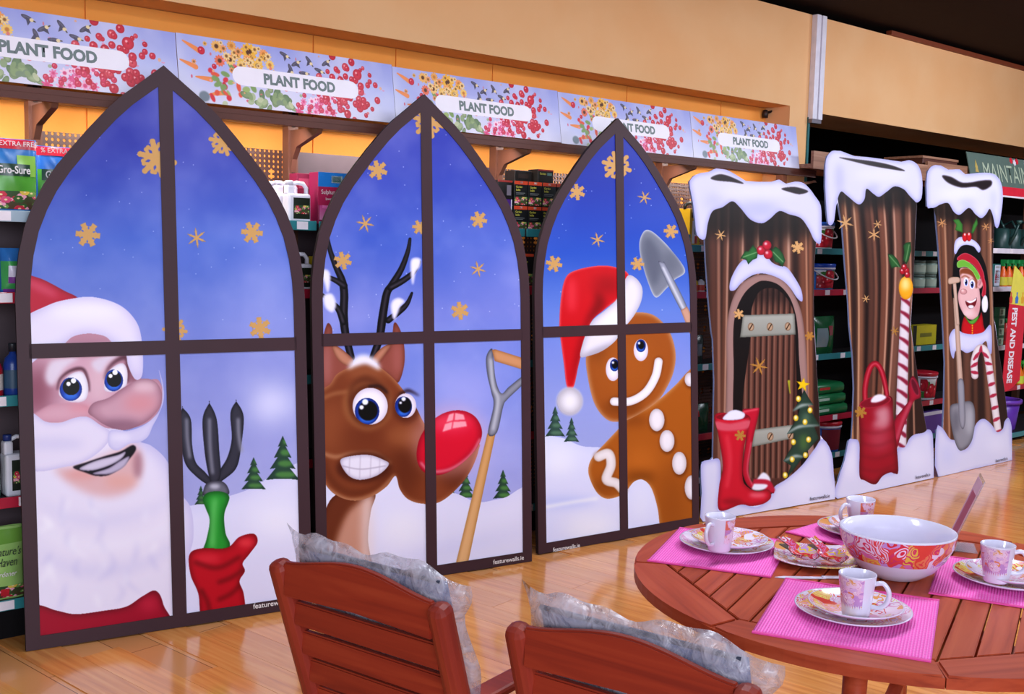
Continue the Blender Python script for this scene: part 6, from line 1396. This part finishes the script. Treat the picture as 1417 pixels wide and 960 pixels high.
placemat('pink woven placemat in front of the big bowl', M2a, e / np.hypot(*e) * .42, T(1053, 851) - M2a + (T(1053, 851) - M2a) / np.hypot(*(T(1053, 851) - M2a)) * .14)
M3a, M3b, M3c = T(1307, 770), T(1280, 820), T(1417, 841); e = (M3c - M3b) / np.hypot(*(M3c - M3b))
placemat('pink woven placemat beside the acrylic card stand', M3a, e * .36, M3b - M3a)
M4a, M4b, M4c = T(1136, 709), T(1119, 742), T(1172, 755); e = (M4c - M4b) / np.hypot(*(M4c - M4b))
placemat('pink woven placemat half hidden behind the big bowl', M4a, e * .34, M4b - M4a)

def plate(label, px, py, r, z, group, kind):
    c = T(px, py, z + .015); o = empty('plate', (c[0], c[1], z), (0, 0, random.uniform(0, 6)), label, 'plate', group)
    link('plate_body', lathe_me([(0, .002), (r * .55, .002), (r * .60, 0), (r * .66, .002), (r * .9, .014), (r, .021), (r * .995, .0235), (r * .9, .018), (r * .66, .007), (r * .5, .0055), (0, .0055)], 56), m_wm, o)
    link('printed_pattern', lathe_me([(r * .97, .0226), (r * .9, .0186), (r * .66, .0076), (r * .5, .0061), (0, .0061)], 56), m_pl, o)
    return c
def mug(label, x, y, z, ang, r=.047, h=.108):
    o = empty('mug', (x, y, z), (0, 0, ang), label, 'mug', 'paisley mugs')
    link('mug_body', lathe_me([(0, .002), (r * .70, .0), (r * .74, .004), (r * .86, h * .5), (r * 1.0, h * .97), (r * 1.0, h), (r * .95, h), (r * .8, h * .5), (r * .68, .01), (0, .008)], 40), m_wm, o)
    link('pattern_band', lathe_me([(r * .752, .012), (r * .87, h * .5), (r * 1.004, h * .95)], 28, 'pattern_band', math.radians(52), math.radians(302)), m_pm, o)
    hp = [(r * .90, 0, h * .80), (r * 1.35, 0, h * .84), (r * 1.66, 0, h * .66), (r * 1.60, 0, h * .42), (r * 1.25, 0, h * .26), (r * .78, 0, h * .24)]
    link('handle', tube_me([tuple(v) for v in smooth_closed(hp, 5, False)], .0062, 10), m_wm, o)
random.seed(3)
ZP = TZ + .0042
for nm, px, py, r, mpx, mpy, ma in (('beside the platter', 1005, 750, .150, 995, 760, math.radians(228)), ('in front of the big bowl', 1180, 842, .150, 1184, 849, math.radians(-28)),
                                    ('beside the acrylic card stand', 1394, 797, .150, 1378, 803, math.radians(-14)), ('behind the big bowl', 1192, 731, .146, 1189, 733, math.radians(200))):
    plate('large patterned dinner plate ' + nm, px, py, r, ZP, 'patterned dinner plates', 0)
    c = plate('small patterned side plate ' + nm, px + 4, py - 5, r * .80, ZP + .0235, 'patterned side plates', 1)
    g = T(mpx, mpy, ZP + .031); mug('white mug with pink paisley band ' + nm, g[0], g[1], ZP + .0296, ma)
# bowl
bc = at_z(1242, 733, TZ + .138)[:2]; br_ = 77.5 * (bc[1] * math.cos(PITCH) + .82 * math.sin(PITCH)) / F_PX
bo = empty('salad_bowl', (bc[0], bc[1], TZ), (0, 0, 2.2), 'big white melamine salad bowl with paisley band', 'bowl'); R = br_
pr = [(R * .40, .0), (R * .46, .004), (R * .68, .03), (R * .86, .072), (R * .955, .105), (R, .142)]
link('bowl_body', lathe_me([(0, .003)] + pr + [(R * .975, .143), (R * .93, .105), (R * .83, .072), (R * .64, .032), (R * .4, .012), (0, .01)], 64), m_wm, bo)
link('pattern_band', lathe_me([(R * .815 + .0012, .060), (R * .86 + .0014, .072), (R * .955 + .0014, .105), (R + .0008, .138)], 64), m_pb, bo)
# platter and servers
pc = T(1128, 771, TZ + .01); po_ = empty('square_platter', (pc[0], pc[1], TZ + .0048), (0, 0, math.radians(-14)), 'square patterned platter with upturned corners beside the bowl', 'platter')
def dish_me(w, h, lift, th, nx=20, rnd=.22):
    bm = bmesh.new(); L_ = []
    for side in (1, 0):
        g = []
        for j in range(nx + 1):
            row = []
            for i in range(nx + 1):
                u, v = 2 * i / nx - 1, 2 * j / nx - 1; m_ = (abs(u) ** 6 + abs(v) ** 6) ** (1 / 6) or 1; mx_ = max(abs(u), abs(v)); k = mx_ / m_ if m_ else 1
                d = (abs(u * k) ** 2.6 + abs(v * k) ** 2.6); row.append(bm.verts.new((u * k * w / 2, v * k * h / 2, th * side + lift * (d / 1.6) ** 2)))
            g.append(row)
        for j in range(nx):
            for i in range(nx): bm.faces.new((g[j][i], g[j][i + 1], g[j + 1][i + 1], g[j + 1][i]))
        L_.append(g)
    for a, b_ in ((0, None),):
        A_, B_ = L_[0], L_[1]; ed = [(0, i) for i in range(nx)] + [(i, nx) for i in range(nx)] + [(nx, nx - i) for i in range(nx)] + [(nx - i, 0) for i in range(nx)]
        for q in range(len(ed)): p, r = ed[q], ed[(q + 1) % len(ed)]; bm.faces.new((A_[p[0]][p[1]], A_[r[0]][r[1]], B_[r[0]][r[1]], B_[p[0]][p[1]]))
    me = bm_mesh(bm, 'dish'); me.polygons.foreach_set('use_smooth', [True] * len(me.polygons)); return me
link('platter_body', dish_me(.25, .25, .022, .004), m_pl, po_); 
link('platter_foot', lathe_me([(.07, -.001), (.075, -.001), (.075, .004), (.07, .004)], 30), m_wm, po_)
def server(label, hx, hy, tx_, ty_, fork):
    a, b_ = T(hx, hy, TZ + .03), T(tx_, ty_, TZ + .05); d = b_ - a; ang = math.atan2(d[1], d[0]); Ln = np.hypot(*d)
    o = empty('salad_server', (a[0], a[1], TZ + .019), (0, 0, ang), label, 'salad server', 'salad servers')
    bm = bmesh.new(); n = 30; rows = []
    for i in range(n + 1):
        t = i / n; x = -.06 + t * (Ln + .06); 
        wd = .043 * math.sqrt(max(0, 1 - ((x - .0) / .062) ** 2)) if x < .048 else .0
        wd = max(wd, .013 + .006 * t) if x > .02 else max(wd, .004)
        z = .010 + .020 * (max(0, x) / Ln) ** .8 + (.012 * ((x) / .06) ** 2 if x < 0 else 0)
        rows.append([(x, wd * (j / 6 - .5) * 2, z + .016 * ((j / 6 - .5) * 2) ** 2 * (1 if x < .05 else .5)) for j in range(7)])
    for th in (0, .003):
        g = [[bm.verts.new((p[0], p[1], p[2] + th)) for p in r] for r in rows]
        for i in range(n):
            for j in range(6): bm.faces.new((g[i][j], g[i][j + 1], g[i + 1][j + 1], g[i + 1][j]))
    link('server_head_and_handle', bm_mesh(bm, 'server'), m_pb if fork else m_pl, o, smooth=True)
    link('reverse', box_me(.05, Ln - .01, -.010, .010, .012, .016, .001), mat('server_reverse', '#7c8260', .3), o)
server('paisley salad server with red bloom, beside the platter rim', 1113, 772, 1080, 744, True); server('paisley salad server with oval head, beside the bowl', 1152, 776, 1120, 745, True)
k = T(1086, 799); kn = empty('cake_knife', (k[0], k[1], TZ + .0018), (0, 0, math.radians(2)), 'small white cake knife tip poking out under the platter', 'knife')
link('blade', flat_me([(-.03, 0), (.0, -.012), (.12, -.010), (.12, .008), (0, .010)], .0016, 'blade'), m_wm, kn); box('knife_handle', (.11, .2, -.009, .007, -.0014, .004), m_wm, kn, bev=.002)
# acrylic card stand
cs = T(1312, 757); vd = math.atan2(1, (1330 - 708.5) / F_PX) + math.radians(4.5)
sg_ = empty('card_stand', (cs[0], cs[1], TZ), (0, 0, vd), 'clear acrylic card stand with leaning printed card behind the bowl', 'sign holder')
ma, N2, L2, b2 = new_mat('clear_acrylic'); b2.inputs['Base Color'].default_value = lin('#d8d4d8') + (1,); b2.inputs['Transmission Weight'].default_value = .85; b2.inputs['Roughness'].default_value = .08; b2.inputs['IOR'].default_value = 1.2; b2.inputs['Alpha'].default_value = .55
# local frame: x along the view, y to the left of it; the card leans to -y
lean = math.radians(21)
box('base_plate', (-.045, .075, -.085, .0, .0003, .0035), ma, sg_)
up = box('upright_sheet', (-.06, .09, -.0015, .0015, .0, .255), ma, sg_, rot=(lean, 0, 0))
box('printed_card', (-.055, .085, .0016, .0024, .012, .245), mat('pink_card', '#c8a0b0', .5), up); box('card_print', (-.04, .06, .0024, .0028, .05, .2), mat('card_print', '#a04a60', .5), up)

# ------------------------------------------------------------------ wooden chairs with plastic-wrapped cushions
m_ch = wood_mat('chair_hardwood', '#7c2012', '#902a16', '#a0381e', 'X', rough=.5, rand=.08)
m_cv = wood_mat('chair_hardwood_upright', '#782018', '#88281a', '#96341e', 'Z', rough=.5, rand=.05)
m_cu = mat('slate_blue_fabric', '#666a8c', .85, .1, var=.2, scale=160, bump=.3); m_pipe = mat('navy_piping', '#22263a', .7)
def film_mat():
    m, N, L, b = new_mat('plastic_film'); t = N.new('ShaderNodeTexCoord'); n = N.new('ShaderNodeTexNoise'); n.inputs['Scale'].default_value = 26; n.inputs['Detail'].default_value = 5; n.inputs['Distortion'].default_value = 1.2; L.new(t.outputs['Object'], n.inputs['Vector'])
    b.inputs['Base Color'].default_value = lin('#cfc6d2') + (1,); b.inputs['Roughness'].default_value = .18; b.inputs['Specular IOR Level'].default_value = .9
    r = N.new('ShaderNodeMapRange'); r.inputs['From Min'].default_value = .3; r.inputs['From Max'].default_value = .75; r.inputs['To Min'].default_value = .22; r.inputs['To Max'].default_value = .72; L.new(n.outputs['Fac'], r.inputs[0]); L.new(r.outputs[0], b.inputs['Alpha'])
    bp = N.new('ShaderNodeBump'); bp.inputs['Strength'].default_value = .7; bp.inputs['Distance'].default_value = .012; L.new(n.outputs['Fac'], bp.inputs['Height']); L.new(bp.outputs['Normal'], b.inputs['Normal'])
    return m
m_film = film_mat()
CZ = .93
pA, pB = at_z(387, 768, CZ), at_z(608, 828, CZ); cm_ = (pA + pB) / 2; cw = float(np.hypot(*(pB - pA)[:2])); ca = math.atan2(pB[1] - pA[1], pB[0] - pA[0])
def rail_me(w, zl, zr, crest, h, th, y, name):
    """horizontal back board with an arched top edge"""
    n = 24; P = []
    for i in range(n + 1): t = i / n; P.append((-w / 2 + w * t, zl + crest * math.sin(math.pi * t) ** 1.6))
    Q_ = [(w / 2, zl - h), (0, zl - h + crest * .25), (-w / 2, zl - h)]
    bm = bmesh.new(); me0 = prism_me(P + Q_, y - th / 2, y + th / 2, name); bm.from_mesh(me0); bmesh.ops.bevel(bm, geom=[e for e in bm.edges if e.calc_length() > .01 and len(e.link_faces) == 2 and e.calc_face_angle(0) > .8], offset=.004, segments=2, affect='EDGES'); return bm_mesh(bm, name)
def make_chair(label):
    o = empty('garden_chair', (cm_[0], cm_[1], 0), (0, 0, ca), label, 'chair', 'hardwood chairs')
    x = cw / 2; tl = .16     # back leans away from the seat
    def yb(z): return -(z - .43) * tl / .5 + .16      # y of the back frame at height z; top end near y = 0
    for s_ in (-1, 1):
        bm = bmesh.new(); add_box(bm, -.025, .025, -.026, .026, -.24, .27, .018)
        link('back_post', bm_mesh(bm, 'back_post'), m_cv, o, (s_ * x, yb(CZ - .25), CZ - .27), (math.atan(tl / .5), 0, 0))
        bm = bmesh.new(); add_box(bm, -.020, .020, -.024, .024, 0, .46, .006)
        link('rear_leg', bm_mesh(bm, 'rear_leg'), m_cv, o, (s_ * x, .10, 0), (-.10, 0, 0))
        link('front_leg', box_me(-.020, .020, -.024, .024, 0, .64, .006), m_cv, o, (s_ * x, .56, 0), (.03, 0, 0))
        link('armrest', box_me(-.032, .032, .10, .62, .645, .668, .008), m_ch, o, (s_ * x, 0, 0))
        link('side_rail', box_me(-.012, .012, .12, .58, .37, .42, .003), m_ch, o, (s_ * x, 0, 0))
    for z, c, h in ((CZ - .012, .034, .085), (CZ - .118, .0, .060), (CZ - .20, .0, .060), (CZ - .28, .0, .060), (CZ - .36, .0, .06)):
        link('back_rail', rail_me(cw - .038, z, z, c, h, .020, 0, 'back_rail'), m_ch, o, (0, yb(z) - .0, 0))
    for j in range(7): box('seat_slat', (-x + .02, x - .02, .16 + j * .062, .212 + j * .062, .42, .438), m_ch, o, bev=.003)
    box('front_rail', (-x + .02, x - .02, .55, .572, .36, .415), m_ch, o)
    return o
def make_cushion(label):
    """seat and back pad sealed in a clear bag, standing against the chair back"""
    o = empty('wrapped_cushion', (cm_[0], cm_[1], 0), (0, 0, ca), label, 'cushion', 'plastic wrapped cushions')
    w = cw - .04; rg_ = np.random.default_rng(8)
    def slab(w, z0, z1, y0, th, puff, wr, seed, ears=False):
        bm = bmesh.new(); n, mth = 28, 20; r = np.random.default_rng(seed)
        ph = r.uniform(0, 6, 8); sides = []
        for side in (-1, 1):
            g = []
            for j in range(mth + 1):
                v = j / mth; row = []
                for i in range(n + 1):
                    u = i / n; z = z0 + (z1 - z0) * v; ed = min(u, 1 - u, v, 1 - v)
                    p = min(1, ed / .12) ** .5
                    xx = (u - .5) * w; zz = z
                    if wr: xx += wr * math.sin(17 * v + ph[0]) * (u > .9 or u < .1); zz += wr * .8 * (math.sin(13 * u + ph[1]) + math.sin(29 * u + ph[2]) * .6) * (v > .85)
                    yy = -(z - .43) * .32 + .16 + y0 + side * (th / 2 * p + wr * .5 * math.sin(21 * u + 15 * v + ph[3]) * p)
                    if ears and v > .8:
                        e1 = max(0, 1 - u / .10) * (v - .8) / .2; zz += .026 * e1; xx -= .010 * e1; e2 = max(0, (u - .86) / .14) * (v - .8) / .2; xx += .035 * e2; zz -= .02 * e2
                    row.append(bm.verts.new((xx, yy, zz)))
                g.append(row)
            for j in range(mth):
                for i in range(n): bm.faces.new((g[j][i], g[j][i + 1], g[j + 1][i + 1], g[j + 1][i]))
        bmesh.ops.remove_doubles(bm, verts=bm.verts, dist=.0004); return bm_mesh(bm, 'slab')
    pad = link('pad', slab(w, .46, CZ + .022, .058, .055, 1, 0, 1), m_cu, o, smooth=True)
    zt = CZ + .016
    link('piping', tube_me([((u - .5) * w * .96, -(zt - .43) * .32 + .16 + .058 - .014, zt + .004 - .0 * u) for u in np.linspace(0, 1, 24)], .005, 8), m_pipe, pad)
    link('plastic_bag', slab(w + .07, .45, CZ + .050, .060, .072, 1, .010, 5, True), m_film, o, smooth=True)
    return o
ch1 = make_chair('reddish hardwood garden chair with curved top rail near the reindeer board'); cu1 = make_cushion('slate blue cushion in clear plastic on the chair facing the reindeer board')
d2 = at_z(744, 826, CZ + .075) - at_z(398, 740, CZ + .075)
ch2, cu2 = copy_tree(ch1), copy_tree(cu1)
for q in (ch2, cu2): q.location = Vector(q.location) + Vector((d2[0], d2[1], 0))
ch2['label'] = 'reddish hardwood garden chair standing beside the round table'; cu2['label'] = 'slate blue cushion in clear plastic on the chair beside the round table'
